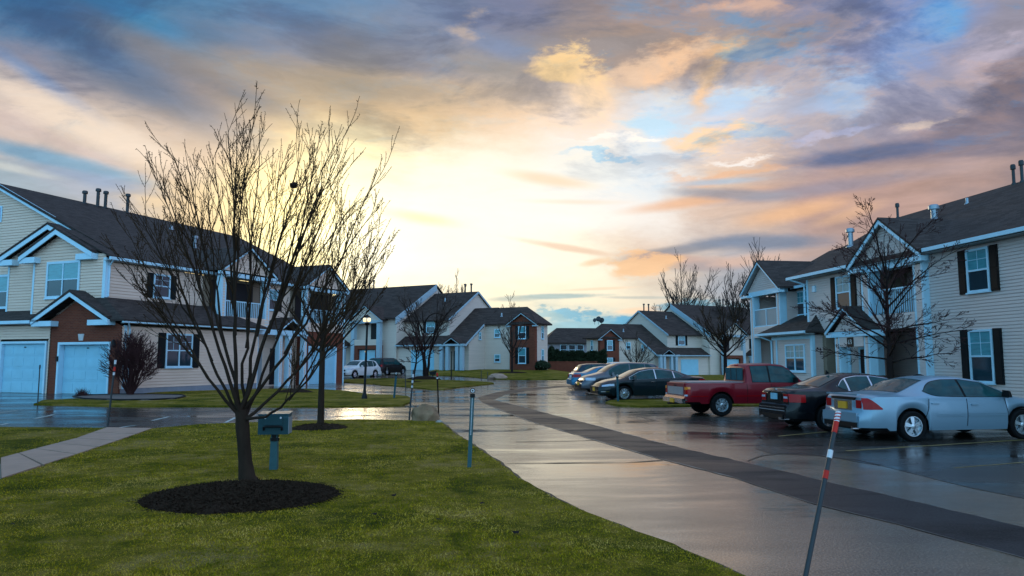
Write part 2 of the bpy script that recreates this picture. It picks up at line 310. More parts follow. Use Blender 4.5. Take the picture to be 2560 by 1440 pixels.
def build_world():
    w = bpy.data.worlds.new("World"); scene.world = w; w.use_nodes = True
    nt = NT(w.node_tree); nt.n.clear()
    d = nt.new('ShaderNodeTexCoord').outputs['Generated']
    s = nt.new('ShaderNodeSeparateXYZ', inp={0: d})
    az = nt.math('MULTIPLY', nt.math('ARCTAN2', s.outputs[0], s.outputs[1]), 57.29578)
    el = nt.math('MULTIPLY', nt.math('ARCSINE', s.outputs[2]), 57.29578)
    st = nt.vec('MULTIPLY', d, (1, 1, 2.6))
    n1 = nt.vec('SUBTRACT', nt.noise(st, 4.5, 5, 0.55, out='Color'), (0.5, 0.5, 0.5))
    n2 = nt.vec('SUBTRACT', nt.noise(st, 15, 8, 0.68, out='Color'), (0.5, 0.5, 0.5))
    P0 = nt.new('ShaderNodeCombineXYZ', inp={0: az, 1: el}).outputs[0]
    P = nt.vec('ADD', nt.vec('ADD', P0, nt.vec('MULTIPLY', n1, (11, 5.5, 0))), nt.vec('MULTIPLY', n2, (5.0, 2.6, 0)))
    sp = nt.new('ShaderNodeSeparateXYZ', inp={0: P}); waz, wel = sp.outputs[0], sp.outputs[1]
    fac = nt.math('MULTIPLY_ADD', waz, 1 / 360, 0.5)
    back = {'lo': [(-180, (150, 204, 236)), (-120, (128, 190, 226)), (-75, (108, 165, 200)), (75, (165, 162, 196)), (120, (156, 190, 226)), (180, (150, 204, 236))],
            'hi': [(-180, (140, 194, 230)), (-100, (106, 164, 204)), (-65, (72, 130, 170)), (65, (140, 150, 186)), (110, (146, 180, 222)), (180, (140, 194, 230))]}
    AZ = list(range(-36, 37, 6))
    rows = [
        (-4, 'lo', [(150, 140, 120)] * 13),
        (2.5, 'lo', [(200, 190, 165), (215, 200, 165), (240, 215, 160), (255, 230, 165), (255, 240, 195), (240, 230, 200), (222, 214, 192), (175, 200, 205), (160, 190, 200), (160, 175, 190), (165, 165, 180), (165, 160, 175), (160, 155, 170)]),
        (5, 'lo', [(200, 185, 165), (215, 190, 155), (235, 205, 150), (255, 232, 158), (255, 246, 205), (255, 244, 212), (240, 234, 208), (244, 232, 205), (222, 212, 196), (165, 172, 184), (170, 160, 168), (175, 158, 160), (165, 150, 158)]),
        (8, 'lo', [(180, 180, 180), (200, 185, 165), (235, 205, 150), (255, 240, 180), (255, 252, 232), (255, 251, 230), (255, 250, 230), (254, 245, 222), (218, 196, 180), (168, 168, 180), (190, 164, 156), (185, 158, 152), (168, 145, 145)]),
        (11.5, 'lo', [(160, 178, 190), (165, 172, 186), (220, 194, 160), (255, 232, 165), (255, 248, 216), (255, 249, 230), (255, 250, 234), (254, 247, 236), (242, 235, 228), (212, 186, 170), (186, 158, 154), (190, 160, 150), (165, 140, 140)]),
        (15, 'lo', [(210, 192, 184), (205, 190, 180), (208, 186, 168), (246, 216, 165), (255, 239, 192), (255, 246, 222), (253, 243, 226), (238, 238, 232), (226, 233, 238), (226, 200, 180), (168, 158, 176), (172, 152, 164), (122, 116, 138)]),
        (19, 'lo', [(135, 138, 156), (152, 147, 157), (168, 154, 150), (178, 158, 140), (186, 162, 136), (210, 182, 148), (234, 204, 174), (242, 222, 206), (208, 222, 236), (204, 208, 222), (182, 180, 198), (166, 164, 190), (160, 152, 170)]),
        (23, 'hi', [(62, 122, 166), (74, 126, 166), (92, 124, 158), (118, 130, 154), (138, 140, 150), (138, 140, 154), (154, 148, 148), (168, 154, 148), (184, 162, 150), (168, 154, 156), (150, 146, 166), (136, 150, 192), (150, 146, 166)]),
        (27, 'hi', [(56, 122, 168), (62, 128, 170), (76, 130, 172), (92, 134, 174), (108, 140, 175), (118, 136, 166), (124, 132, 162), (144, 136, 150), (158, 146, 156), (150, 146, 166), (132, 142, 176), (116, 148, 196), (134, 146, 180)]),
        (42, 'hi', [(128, 146, 174)] * 13), (75, 'hi', [(152, 164, 186)] * 13)]
    c = None; pe = None
    for e, b, cols in rows:
        stops = [(a / 360 + 0.5, vivid(q)) for a, q in zip(AZ, cols)] + [(a / 360 + 0.5, lin(q)) for a, q in back[b]]
        stops.sort(); col = nt.ramp(fac, stops, 'EASE')
        if c is None: c = col
        else:
            f = nt.new('ShaderNodeMapRange', interpolation_type='SMOOTHSTEP', inp={0: wel, 1: pe, 2: e, 3: 0, 4: 1}).outputs[0]
            c = nt.mix(f, c, col)
        pe = e
    # single clouds and gaps: centre (as seen from the lawn), half axes, tilt, colour, edge width, raggedness
    feats = [
        (230, 120, 330, 55, -24, (62, 104, 146), .9, .5), (120, 215, 120, 16, -28, (120, 150, 190), .8, .5), (190, 300, 280, 40, -19, (240, 220, 200), .7, .7),
        (120, 345, 200, 12, -16, (205, 188, 182), .7, .6), (140, 400, 200, 20, -8, (116, 162, 192), .6, .7), (60, 425, 90, 9, -5, (205, 208, 205), .7, .7), (240, 450, 130, 16, -6, (140, 160, 188), .8, .6),
        (300, 20, 190, 28, -20, (66, 136, 182), .9, .4), (520, 190, 230, 30, -18, (112, 118, 134), .9, .5), (880, 215, 360, 42, -3, (158, 146, 134), .95, .5), (1240, 110, 110, 26, -16, (128, 144, 176), .8, .6),
        (1180, 62, 40, 24, 10, (186, 172, 166), .8, 1.0), (1560, 110, 160, 34, 0, (158, 146, 146), .8, .8), (1428, 172, 92, 44, -20, (250, 212, 152), .35, 1.1), (1480, 235, 60, 55, -60, (246, 214, 176), .8, .8),
        (1620, 165, 140, 34, 14, (240, 204, 172), .55, 1.1), (1780, 195, 44, 90, -22, (242, 202, 158), .9, .9), (1860, 15, 90, 20, -6, (222, 184, 162), .9, .9), (2090, 130, 150, 18, 10, (168, 160, 180), .7, .9),
        (1640, 300, 120, 24, -6, (192, 224, 244), .5, .9), (1870, 245, 110, 26, 8, (188, 214, 240), .55, 1.0), (2120, 215, 110, 30, 14, (168, 192, 224), .6, 1.0), (1560, 345, 150, 10, 4, (250, 246, 240), .6, 1.2), (1520, 395, 130, 9, -4, (176, 214, 236), .5, 1.3),
        (2355, 50, 54, 50, 10, (70, 172, 236), .5, .7), (2300, 90, 110, 60, 30, (138, 168, 216), .9, .8), (2490, 150, 90, 40, -10, (186, 174, 192), .6, .9), (2490, 255, 150, 66, 24, (118, 112, 136), .6, .9), (2430, 330, 180, 30, 14, (150, 132, 146), .8, .8),
        (1770, 330, 100, 22, 4, (250, 214, 172), .5, 1.0), (1860, 375, 60, 9, -4, (246, 240, 236), .6, 1.0), (2060, 318, 90, 12, 8, (186, 188, 214), .6, 1.0), (1860, 415, 160, 16, -2, (232, 188, 156), .6, .9), (2180, 384, 190, 20, 1, (98, 114, 150), .55, .7),
        (2260, 300, 60, 14, 10, (214, 196, 186), .6, 1.0), (2310, 425, 220, 18, -3, (188, 164, 158), .8, .7), (2060, 470, 230, 16, 3, (160, 148, 166), .8, .7), (1985, 530, 130, 22, 8, (240, 190, 148), .7, .8), (2120, 535, 70, 14, 14, (232, 188, 156), .9, .8),
        (1370, 449, 120, 17, -9, (240, 212, 178), .7, .5), (1056, 545, 90, 15, -8, (255, 230, 170), .8, .6), (1440, 505, 120, 7, -2, (250, 226, 205), .8, .5), (1740, 502, 180, 17, 6, (232, 182, 146), .6, .5), (1830, 486, 150, 15, -6, (158, 158, 174), .6, .6), (1790, 455, 110, 8, 0, (176, 194, 212), .7, .6),
        (1420, 620, 130, 9, -10, (232, 200, 176), .6, .7), (1720, 622, 180, 15, 8, (140, 144, 158), .55, .7), (1900, 606, 170, 20, -2, (126, 140, 164), .6, .7), (1690, 648, 120, 14, -6, (196, 168, 160), .6, .8), (1620, 668, 92, 24, 4, (246, 196, 148), .45, 1.0), (1490, 655, 40, 9, 10, (240, 206, 170), .6, .8), (1780, 665, 90, 14, 0, (146, 146, 166), .6, .8),
        (1880, 650, 140, 16, 4, (214, 182, 166), .7, .8), (1385, 741, 130, 7, 1, (146, 176, 184), .5, .8), (1620, 744, 120, 4, -1, (190, 192, 186), .6, .8), (1280, 748, 60, 7, 0, (176, 190, 188), .6, .8), (1500, 722, 90, 4, 2, (244, 214, 186), .6, .8), (1600, 776, 60, 8, 4, (250, 212, 180), .6, .8),
        (1470, 818, 150, 27, 2, (128, 186, 208), .35, .8), (1462, 790, 62, 15, 6, (92, 172, 206), .35, 1.3), (1590, 806, 80, 18, 0, (70, 164, 208), .35, 1.1), (1400, 800, 60, 12, 0, (142, 184, 198), .4, 1.0), (1700, 745, 95, 20, 4, (84, 158, 190), .4, 1.2), (1820, 760, 70, 36, 0, (120, 170, 192), .5, 1.0),
    ]
    for px, py, a, b, rot, col, soft, rag in feats:
        A, E_ = azel(px, py); k = math.degrees(1 / FPX) * 0.86
        mp = nt.new('ShaderNodeMapping', vector_type='TEXTURE', inp={0: P if rag > .85 else P0, 1: (A, E_, 0), 2: (0, 0, R(rot)), 3: (a * k, b * k, 1)})
        dd = nt.vec('LENGTH', mp.outputs[0])
        dd = nt.math('ADD', dd, nt.vec('DOT_PRODUCT', n1 if rag < .6 else n2, (rag * 1.1, rag * .8, rag * .5)))
        m = nt.new('ShaderNodeMapRange', interpolation_type='SMOOTHSTEP', inp={0: dd, 1: 1 + soft * (.8 if rag > .85 else 1.0), 2: 1 - soft * (.95 if rag > .85 else 1.0), 3: 0, 4: 0.84 if soft < .7 else 0.8}).outputs[0]
        c = nt.mix(m, c, vivid(col))
    # broken cloud deck: ragged slate patches and blue gaps, stretched towards the horizon
    zz = nt.math('ADD', nt.math('MAXIMUM', s.outputs[2], 0.0), .16)
    pp = nt.vec('DIVIDE', d, nt.new('ShaderNodeCombineXYZ', inp={0: zz, 1: zz, 2: 1.0}).outputs[0])
    q1 = nt.noise(nt.vec('MULTIPLY', pp, (1.0, 1.35, 0)), 1.9, 9, 0.62, 0.5); q2 = nt.noise(nt.vec('ADD', nt.vec('MULTIPLY', pp, (1.0, 1.35, 0)), (7.3, 2.1, 0)), 2.6, 9, 0.64, 0.4)
    hi = nt.new('ShaderNodeMapRange', interpolation_type='SMOOTHSTEP', inp={0: el, 1: 11, 2: 19, 3: 0, 4: 1}).outputs[0]
    rt = nt.new('ShaderNodeMapRange', interpolation_type='SMOOTHSTEP', inp={0: az, 1: -2, 2: 16, 3: 0.25, 4: 1}).outputs[0]
    dk = nt.math('MULTIPLY', nt.new('ShaderNodeMapRange', interpolation_type='SMOOTHSTEP', inp={0: q1, 1: .49, 2: .62, 3: 0, 4: .95}).outputs[0], hi)
    c = nt.mix(dk, c, nt.vec('MULTIPLY', c, (.56, .60, .70)))
    gp_ = nt.math('MULTIPLY', nt.math('MULTIPLY', nt.new('ShaderNodeMapRange', interpolation_type='SMOOTHSTEP', inp={0: q2, 1: .54, 2: .63, 3: 0, 4: .8}).outputs[0], hi), rt)
    c = nt.mix(gp_, c, nt.vec('ADD', nt.vec('MULTIPLY', c, (.45, .72, .9)), (.03, .10, .20)))
    ed = nt.math('MULTIPLY', nt.math('MULTIPLY', nt.ramp(q1, [(.44, 0.0), (.49, .45), (.54, 0.0)]), hi), rt)
    c = nt.mix(ed, c, nt.vec('ADD', nt.vec('MULTIPLY', c, (1.15, 1.0, .8)), (.10, .035, 0)))
    # glow of the low sun behind thin cloud
    sd = Vector((math.sin(R(SUN_AZ)) * math.cos(R(SUN_EL)), math.cos(R(SUN_AZ)) * math.cos(R(SUN_EL)), math.sin(R(SUN_EL))))
    dt = nt.vec('DOT_PRODUCT', d, tuple(sd))
    g1 = nt.math('EXPONENT', nt.math('MULTIPLY_ADD', dt, 260, -260)); g2 = nt.math('EXPONENT', nt.math('MULTIPLY_ADD', dt, 60, -60))
    glow = nt.vec('ADD', nt.vec('SCALE', (0.75, 0.66, 0.26), scale=g1), nt.vec('SCALE', (0.10, 0.085, 0.045), scale=g2))
    g3 = nt.math('EXPONENT', nt.math('MULTIPLY_ADD', nt.vec('DOT_PRODUCT', d, tuple(Vector((-0.06, 0.985, 0.16)).normalized())), 20, -20))
    glow = nt.vec('ADD', glow, nt.vec('SCALE', (0.05, 0.045, 0.03), scale=g3))
    # fine streaks that run towards the horizon
    pl = nt.vec('DIVIDE', d, nt.new('ShaderNodeCombineXYZ', inp={0: nt.math('ADD', s.outputs[2], .12), 1: nt.math('ADD', s.outputs[2], .12), 2: 1.0}).outputs[0])
    f1 = nt.noise(nt.vec('MULTIPLY', pl, (0.8, 1.5, 1)), 1.6, 7, 0.6, 0.6)
    f2 = nt.noise(nt.vec('ADD', nt.vec('MULTIPLY', d, (1, 1, 4.5)), nt.vec('SCALE', n1, scale=.35)), 9, 8, 0.66, 0.4)
    f = nt.math('ADD', nt.math('MULTIPLY', f1, 0.45), nt.math('MULTIPLY', f2, 0.55))
    fs = nt.math('MULTIPLY_ADD', f, 1.2, 0.41)
    am = nt.new('ShaderNodeMapRange', interpolation_type='SMOOTHSTEP', inp={0: nt.vec('DOT_PRODUCT', c, (.3, .59, .11)), 1: .42, 2: .82, 3: 0, 4: .78}).outputs[0]
    c = nt.vec('SCALE', c, scale=nt.math('ADD', nt.math('MULTIPLY', fs, nt.math('SUBTRACT', 1.0, am)), nt.math('MULTIPLY', am, 1.10)))
    c = nt.vec('ADD', c, glow)
    top = nt.new('ShaderNodeMapRange', interpolation_type='SMOOTHSTEP', inp={0: el, 1: 28, 2: 48, 3: 0, 4: 1}).outputs[0]
    bk = nt.new('ShaderNodeMapRange', interpolation_type='SMOOTHSTEP', inp={0: s.outputs[1], 1: 0.5, 2: -0.2, 3: 0, 4: 1}).outputs[0]
    c = nt.vec('SCALE', c, scale=nt.math('ADD', nt.math('MULTIPLY_ADD', top, 0.85, 1.0), nt.math('MULTIPLY', nt.math('MULTIPLY', bk, nt.math('SUBTRACT', 1.0, top)), 1.45)))       # overhead and rear sky raised as unseen fill for the shaded facades
    sky = nt.new('ShaderNodeTexSky', sky_type='NISHITA', sun_disc=False, sun_elevation=R(SUN_EL), sun_rotation=R(SUN_AZ))
    c = nt.vec('ADD', nt.vec('SCALE', c, scale=0.96), nt.vec('SCALE', sky.outputs[0], scale=0.006))
    bg = nt.new('ShaderNodeBackground', inp={0: c, 1: 1.0})
    out = nt.new('ShaderNodeOutputWorld'); nt.l.new(bg.outputs[0], out.inputs[0])
    w.cycles.sampling_method = 'MANUAL'; w.cycles.sample_map_resolution = 512
build_world()
sun = bpy.data.lights.new('sun', 'SUN'); sun.energy = 0.5; sun.angle = R(10); sun.color = (1.0, 0.80, 0.52)
so = bpy.data.objects.new('sun', sun); COL.objects.link(so)
sdir = Vector((math.sin(R(SUN_AZ)) * math.cos(R(SUN_EL)), math.cos(R(SUN_AZ)) * math.cos(R(SUN_EL)), math.sin(R(SUN_EL))))
so.rotation_euler = sdir.to_track_quat('Z', 'Y').to_euler()

cam = bpy.data.cameras.new('camera'); cam.lens = 36 * FPX / 2560; cam.sensor_width = 36; cam.clip_end = 6000; cam.clip_start = 0.1
co = bpy.data.objects.new('camera', cam); COL.objects.link(co)
co.location = (0, 0, EYE); co.rotation_euler = (R(90) + PITCH, 0, 0); scene.camera = co
scene.view_settings.view_transform = 'Standard'; scene.view_settings.look = 'None'; scene.view_settings.gamma = 1; scene.view_settings.exposure = 0
scene.cycles.max_bounces = 6; scene.cycles.caustics_reflective = False; scene.cycles.caustics_refractive = False
scene.cycles.use_denoising = True
scene.cycles.sample_clamp_indirect = 6

# ------------------------------------------------------------------ ground sheets
def asphalt_mat(name, dark=1.0, wet=1.0, hue=(1, 1, 1)):
    m, nt, p = base_mat(name)
    tc = nt.new('ShaderNodeTexCoord').outputs['Object']
    st = nt.vec('MULTIPLY', tc, (0.30, 1.0, 1.0))          # pools and drying bands lie across the fall of the street
    big = nt.noise(st, 0.42, 5, 0.6, 0.5); mid = nt.noise(st, 1.7, 5, 0.65, 0.3); fine = nt.noise(tc, 34, 4, 0.75); spk = nt.noise(tc, 48, 4, 0.75)
    col = nt.ramp(nt.math('ADD', nt.math('MULTIPLY', big, 0.6), nt.math('MULTIPLY', mid, 0.4)), [(0.30, tuple(x * dark for x in (0.030, 0.025, 0.023))), (0.50, tuple(x * dark for x in (0.085, 0.068, 0.058))), (0.70, tuple(x * dark for x in (0.125, 0.098, 0.082)))])
    col = nt.mix(nt.ramp(spk, [(0.52, 0.0), (0.64, 0.7)]), col, (0.19 * dark, 0.17 * dark, 0.155 * dark)); col = nt.mix(nt.ramp(spk, [(0.36, 0.85), (0.48, 0.0)]), col, (0.012, 0.011, 0.011))
    crack = nt.new('ShaderNodeTexVoronoi', feature='DISTANCE_TO_EDGE', inp={'Vector': nt.vec('ADD', tc, nt.vec('SCALE', nt.noise(tc, 0.9, 4, out='Color'), scale=1.6)), 'Scale': 0.17})
    cr = nt.math('MULTIPLY', nt.ramp(crack.outputs[0], [(0.0, 1.0), (0.006, 0.0)]), nt.ramp(nt.noise(tc, 0.25, 2), [(0.5, 0.0), (0.56, 0.9)]))
    col = nt.mix(cr, col, (0.008, 0.008, 0.009))
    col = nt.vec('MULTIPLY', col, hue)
    nt.l.new(col, p.inputs['Base Color'])
    w = nt.math('ADD', nt.math('MULTIPLY', nt.noise(st, 0.65, 4, 0.55, 0.8), 0.7), nt.math('MULTIPLY', mid, 0.3))
    pud = nt.ramp(w, [(0.40, 0.27 / wet), (0.50, 0.20 / wet), (0.57, 0.12 / wet ** 1.6), (0.62, 0.05 / wet ** 2.5)])
    nt.l.new(pud, p.inputs['Roughness'])
    k_ = 1.0 if wet > .5 else .3; nt.l.new(nt.ramp(spk, [(.38, .22 * k_), (.50, .52 * k_), (.62, .66 * k_)]), p.inputs['Specular IOR Level']); p.inputs['IOR'].default_value = 1.74 if wet == 1 else 1.4
    hs = nt.math('MULTIPLY', nt.math('ADD', fine, nt.math('MULTIPLY', spk, 0.5)), nt.ramp(w, [(0.52, 1.0), (0.62, 0.06)]))
    nt.l.new(nt.bump(hs, 0.34, 0.004), p.inputs['Normal']); p.inputs['Specular Tint'].default_value = (1.0, 0.74, 0.45, 1) if wet == 1 else (1, .96, .92, 1)  # gold of the reflected low sky is put into the road's specular tint
    return m
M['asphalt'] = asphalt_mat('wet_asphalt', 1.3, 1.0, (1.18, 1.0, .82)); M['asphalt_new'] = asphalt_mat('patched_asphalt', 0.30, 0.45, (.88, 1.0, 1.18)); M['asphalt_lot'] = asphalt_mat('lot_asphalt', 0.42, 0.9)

def lawn_mat():
    m, nt, p = base_mat('lawn_grass')
    tc = nt.new('ShaderNodeTexCoord').outputs['Object']
    a = nt.noise(tc, 0.55, 5, 0.6); b = nt.noise(tc, 3.2, 5, 0.7); f = nt.noise(nt.vec('MULTIPLY', tc, (1, 0.6, 1)), 42, 4, 0.75)
    k = nt.math('ADD', nt.math('MULTIPLY', a, 0.6), nt.math('MULTIPLY', b, 0.4))
    col = nt.ramp(k, [(0.38, (0.050, 0.056, 0.005)), (0.46, (0.14, 0.120, 0.008)), (0.53, (0.25, 0.180, 0.020)), (0.62, (0.34, 0.23, 0.08))])
    col = nt.mix(nt.ramp(f, [(0.35, 0.75), (0.62, 0.0)]), col, (0.020, 0.028, 0.006))
    nt.l.new(col, p.inputs['Base Color']); p.inputs['Roughness'].default_value = 0.9; p.inputs['Specular IOR Level'].default_value = 0.05
    nt.l.new(nt.bump(nt.math('ADD', f, b), 0.9, 0.05), p.inputs['Normal'])
    return m
M['lawn'] = lawn_mat()
M['soil'] = mat('winter_field', (0.07, 0.075, 0.03), 0.95, var=0.3, vscale=0.05)

def sheet(name, pts, dz, m, kind='structure', skirt=0.0, cuts=True):
    """flat polygon (list of (x, y)) laid on the terrain dz above it, cut finely where the terrain bends"""
    bm = bmesh.new()
    f = bm.faces.new([bm.verts.new((p[0], p[1], 0)) for p in pts])
    bmesh.ops.triangulate(bm, faces=[f])
    if cuts:
        ys = [p[1] for p in pts]; xs = [p[0] for p in pts]
        if max(ys) > 64:
            for q in list(range(64, 86, 2)):
                bmesh.ops.bisect_plane(bm, geom=bm.verts[:] + bm.edges[:] + bm.faces[:], plane_co=(0, q, 0), plane_no=(0, 1, 0))
            if max(xs) > 4:
                for q in range(4, 14, 2):
                    bmesh.ops.bisect_plane(bm, geom=bm.verts[:] + bm.edges[:] + bm.faces[:], plane_co=(q, 0, 0), plane_no=(1, 0, 0))
    for v in bm.verts: v.co.z = h(v.co.x, v.co.y) + dz
    bmesh.ops.recalc_face_normals(bm, faces=bm.faces)
    if sum(f.normal.z for f in bm.faces) < 0: bmesh.ops.reverse_faces(bm, faces=bm.faces)
    if skirt:
        be = [e for e in bm.edges if e.is_boundary]
        r = bmesh.ops.extrude_edge_only(bm, edges=be)
        for v in r['geom']:
            if isinstance(v, bmesh.types.BMVert): v.co.z -= skirt
    me = bpy.data.meshes.new(name); bm.to_mesh(me); bm.free(); me.materials.append(m)
    o = bpy.data.objects.new(name, me); COL.objects.link(o)
    return tag(o, kind=kind)

def gp(*px): return [tuple(G(x, y)[:2]) for x, y in px]
def jag(pts, amp=0.06, step=0.5, seed=1):
    """resample an outline and roughen it a little, as a mown edge is"""
    out = []; r2 = random.Random(seed)
    for i, p in enumerate(pts):
        q = pts[(i + 1) % len(pts)]; L = math.hypot(q[0] - p[0], q[1] - p[1]); n = max(1, min(60, int(L / step)))
        for j in range(n):
            t = j / n; a = amp * (0.35 if j == 0 else 1)
            out.append((p[0] + (q[0] - p[0]) * t + r2.uniform(-a, a), p[1] + (q[1] - p[1]) * t + r2.uniform(-a, a)))
    return out
sheet('ground', [(-2500, -60), (2500, -60), (2500, 3500), (-2500, 3500)], -0.05, M['soil'])
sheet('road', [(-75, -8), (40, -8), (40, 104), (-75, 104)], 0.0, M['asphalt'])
L1 = gp((1100, 1057), (1144, 1093), (1188, 1122), (1231, 1151), (1260, 1173), (1289, 1198), (1336, 1227), (1397, 1259), (1469, 1292), (1534, 1317), (1578, 1335), (1640, 1358), (1720, 1392), (1833, 1440)) + [(2.2, 5.0), (2.9, 4.0), (3.3, 1), (-6, 1), (-12.5, 7.5)] + gp((0, 1206), (70, 1185), (190, 1143), (292, 1108), (380, 1076), (492, 1065), (577, 1062), (703, 1057), (900, 1052))
L2 = gp((267, 1074), (190, 1102), (88, 1129), (0, 1153)) + [(-14, 10), (-40, 12), (-40, 19)] + gp((0, 1072))
L3 = gp((84, 1013), (110, 1003), (200, 999), (300, 992), (400, 982), (560, 977), (700, 973), (782, 974), (851, 978), (926, 988), (990, 990), (1018, 993), (1028, 1000), (1024, 1009), (1008, 1015), (900, 1019), (577, 1018), (302, 1018))
L4 = gp((835, 951), (960, 947), (1079, 950), (1183, 954), (1225, 957), (1235, 960), (1212, 963), (1153, 969), (1110, 975), (1079, 975), (1019, 969), (960, 964), (900, 959), (845, 956))
L5 = gp((1075, 939), (1153, 942), (1237, 948), (1320, 950), (1425, 950)) + [(9, 61), (14, 64), (60, 70), (60, 150), (-3, 150), (-9.4, 76)]
L6 = gp((1513, 1009), (1530, 1004), (1580, 1001), (1680, 999), (1900, 999), (1960, 1005), (1900, 1016), (1700, 1018), (1600, 1019), (1545, 1016))
EF = Vector((15.5, 24.0)); EU = Vector((math.cos(R(98)), math.sin(R(98)))); EW = Vector((-math.sin(R(98)), math.cos(R(98))))
def epos(u, w): return tuple(EF + EU * u + EW * w)
L7 = [epos(-14, -0.3), epos(20, -0.3), epos(20, 3.2), epos(-14, 3.2)]
sheet('lawn', jag(L1, 0.05, 0.22, 1), 0.05, M['lawn'], skirt=0.07); sheet('lawn', jag(L2, 0.04, 0.4, 2), 0.05, M['lawn'], skirt=0.07)
sheet('lawn', jag(L3, 0.05, 0.6, 3), 0.06, M['lawn'], skirt=0.08); sheet('lawn', jag(L4, 0.06, 0.7, 4), 0.07, M['lawn'], skirt=0.09)
sheet('lawn', L5, 0.07, M['lawn'], skirt=0.1); sheet('lawn', jag(L6, 0.05, 0.4, 6), 0.07, M['lawn'], skirt=0.09); sheet('lawn', L7, 0.06, M['lawn'], skirt=0.08)
# concrete footpath, cut into slabs by open joints
SL = gp((267, 1074), (190, 1102), (88, 1129), (0, 1153)) + [(-13.5, 9.6)]; SR = gp((380, 1076), (292, 1108), (190, 1143), (0, 1206)) + [(-10.4, 7.0)]
def lerp2(P, t):
    t *= len(P) - 1; i = min(len(P) - 2, int(t)); f = t - i
    return (P[i][0] + (P[i + 1][0] - P[i][0]) * f, P[i][1] + (P[i + 1][1] - P[i][1]) * f)
mb = MB(); NS = 8
for i in range(NS):
    a, b = i / NS + (0.004 if i else 0), (i + 1) / NS - 0.004
    q = [lerp2(SL, a), lerp2(SR, a), lerp2(SR, b), lerp2(SL, b)]
    mb.prism([(p[0], p[1], 0.0) for p in q], 0, (0, 0, 0.062))
tag(mb.build('sidewalk', M['concrete'], fix=True), kind='structure')
# the dark repair strip, its pale sealed edges, and the lot markings
LR = gp((1640, 1046), (1760, 1062), (1880, 1076), (1915, 1100), (1890, 1122), (1925, 1134), (2075, 1142), (2204, 1166), (2325, 1194), (2560, 1247), (2900, 1320)) + [(30, 8), (30, 60), epos(20, 3.3), epos(20, 5)]
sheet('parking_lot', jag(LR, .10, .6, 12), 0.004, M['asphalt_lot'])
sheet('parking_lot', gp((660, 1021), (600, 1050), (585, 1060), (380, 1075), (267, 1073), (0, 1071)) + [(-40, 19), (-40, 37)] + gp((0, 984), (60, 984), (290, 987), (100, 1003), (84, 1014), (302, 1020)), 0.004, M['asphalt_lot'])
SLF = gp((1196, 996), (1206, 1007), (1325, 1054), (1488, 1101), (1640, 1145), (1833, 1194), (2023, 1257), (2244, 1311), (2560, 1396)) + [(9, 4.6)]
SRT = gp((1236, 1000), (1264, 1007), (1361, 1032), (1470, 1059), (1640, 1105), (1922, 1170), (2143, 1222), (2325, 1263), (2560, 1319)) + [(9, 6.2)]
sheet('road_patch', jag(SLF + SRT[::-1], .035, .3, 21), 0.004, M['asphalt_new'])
TL = gp((1190, 995), (1236, 982), (1300, 972), (1400, 965), (1500, 961)); TR = gp((1236, 999), (1262, 987), (1320, 977), (1400, 968), (1500, 964))
sheet('road_patch', TL + TR[::-1], 0.004, M['asphalt_new'])
def stripe(name, pts, wd, m, dz=0.008, rag=0.0, seed=3):
    r2 = random.Random(seed); P = []
    for i in range(len(pts) - 1):
        n = max(1, int(math.hypot(pts[i + 1][0] - pts[i][0], pts[i + 1][1] - pts[i][1]) / 0.3))
        P += [(pts[i][0] + (pts[i + 1][0] - pts[i][0]) * j / n, pts[i][1] + (pts[i + 1][1] - pts[i][1]) * j / n) for j in range(n)]
    P.append(pts[-1]); mb = MB(); prev = None
    for i, p in enumerate(P):
        a, b = P[max(0, i - 1)], P[min(len(P) - 1, i + 1)]; dx, dy = b[0] - a[0], b[1] - a[1]; L = math.hypot(dx, dy) or 1
        w1 = wd / 2 * (1 + r2.uniform(-rag, rag)); w2 = wd / 2 * (1 + r2.uniform(-rag, rag)); z = h(*p) + dz
        cur = ((p[0] - dy / L * w1, p[1] + dx / L * w1, z), (p[0] + dy / L * w2, p[1] - dx / L * w2, z))
        if prev: mb.quad(prev[1], cur[1], cur[0], prev[0])
        prev = cur
    return tag(mb.build(name, m), kind='structure')
stripe('road_seam', SLF[1:6], 0.032, M['seam'], rag=0.95); stripe('road_seam', SLF[5:], 0.010, M['seam'], rag=0.95); stripe('road_seam', SRT[1:5], 0.03, M['seam'], rag=0.95, seed=5)
for a, b, w in (((2115, 1128), (2560, 1100), .09), ((2385, 1171), (2640, 1150), .05), ((1946, 1091), (2067, 1080), .09)):
    stripe('parking_line', gp(a, b), w, M['yellow'], rag=0.4)
for pts, w in ((((1290, 1105), (1380, 1104), (1487, 1101)), .07), (((1262, 1159), (1400, 1158), (1560, 1157), (1655, 1151)), .07), (((1120, 1046), (1220, 1044), (1330, 1047)), .09), (((1190, 1064), (1290, 1061), (1378, 1062)), .08), (((1050, 1010), (1130, 1009), (1210, 1011)), .12),
               (((1870, 1153), (1905, 1140), (1960, 1133), (2010, 1135), (2075, 1143), (2150, 1152), (2200, 1163)), .06), (((1250, 982), (1330, 975), (1430, 966)), .10), (((1505, 1038), (1590, 1040), (1640, 1052)), .06), (((1400, 980), (1440, 990), (1480, 993)), .05), (((700, 1030), (860, 1026), (1000, 1030), (1060, 1042)), .07)):
    stripe('road_crack', gp(*pts), w, M['crack'], dz=.006, rag=.75, seed=len(pts))
stripe('lawn_edge', L1[:16], .22, M['mud'], dz=.008, rag=.25, seed=8)
for a, b in (((563, 1057), (590, 1044)), ((380, 1052), (424, 1042)), ((280, 1072), (338, 1064)), ((86, 1047), (135, 1037)), ((0, 1032), (40, 1027)), ((0, 1063), (20, 1059))):
    stripe('parking_line', gp(a, b), 0.10, M['white_line'], rag=0.3)

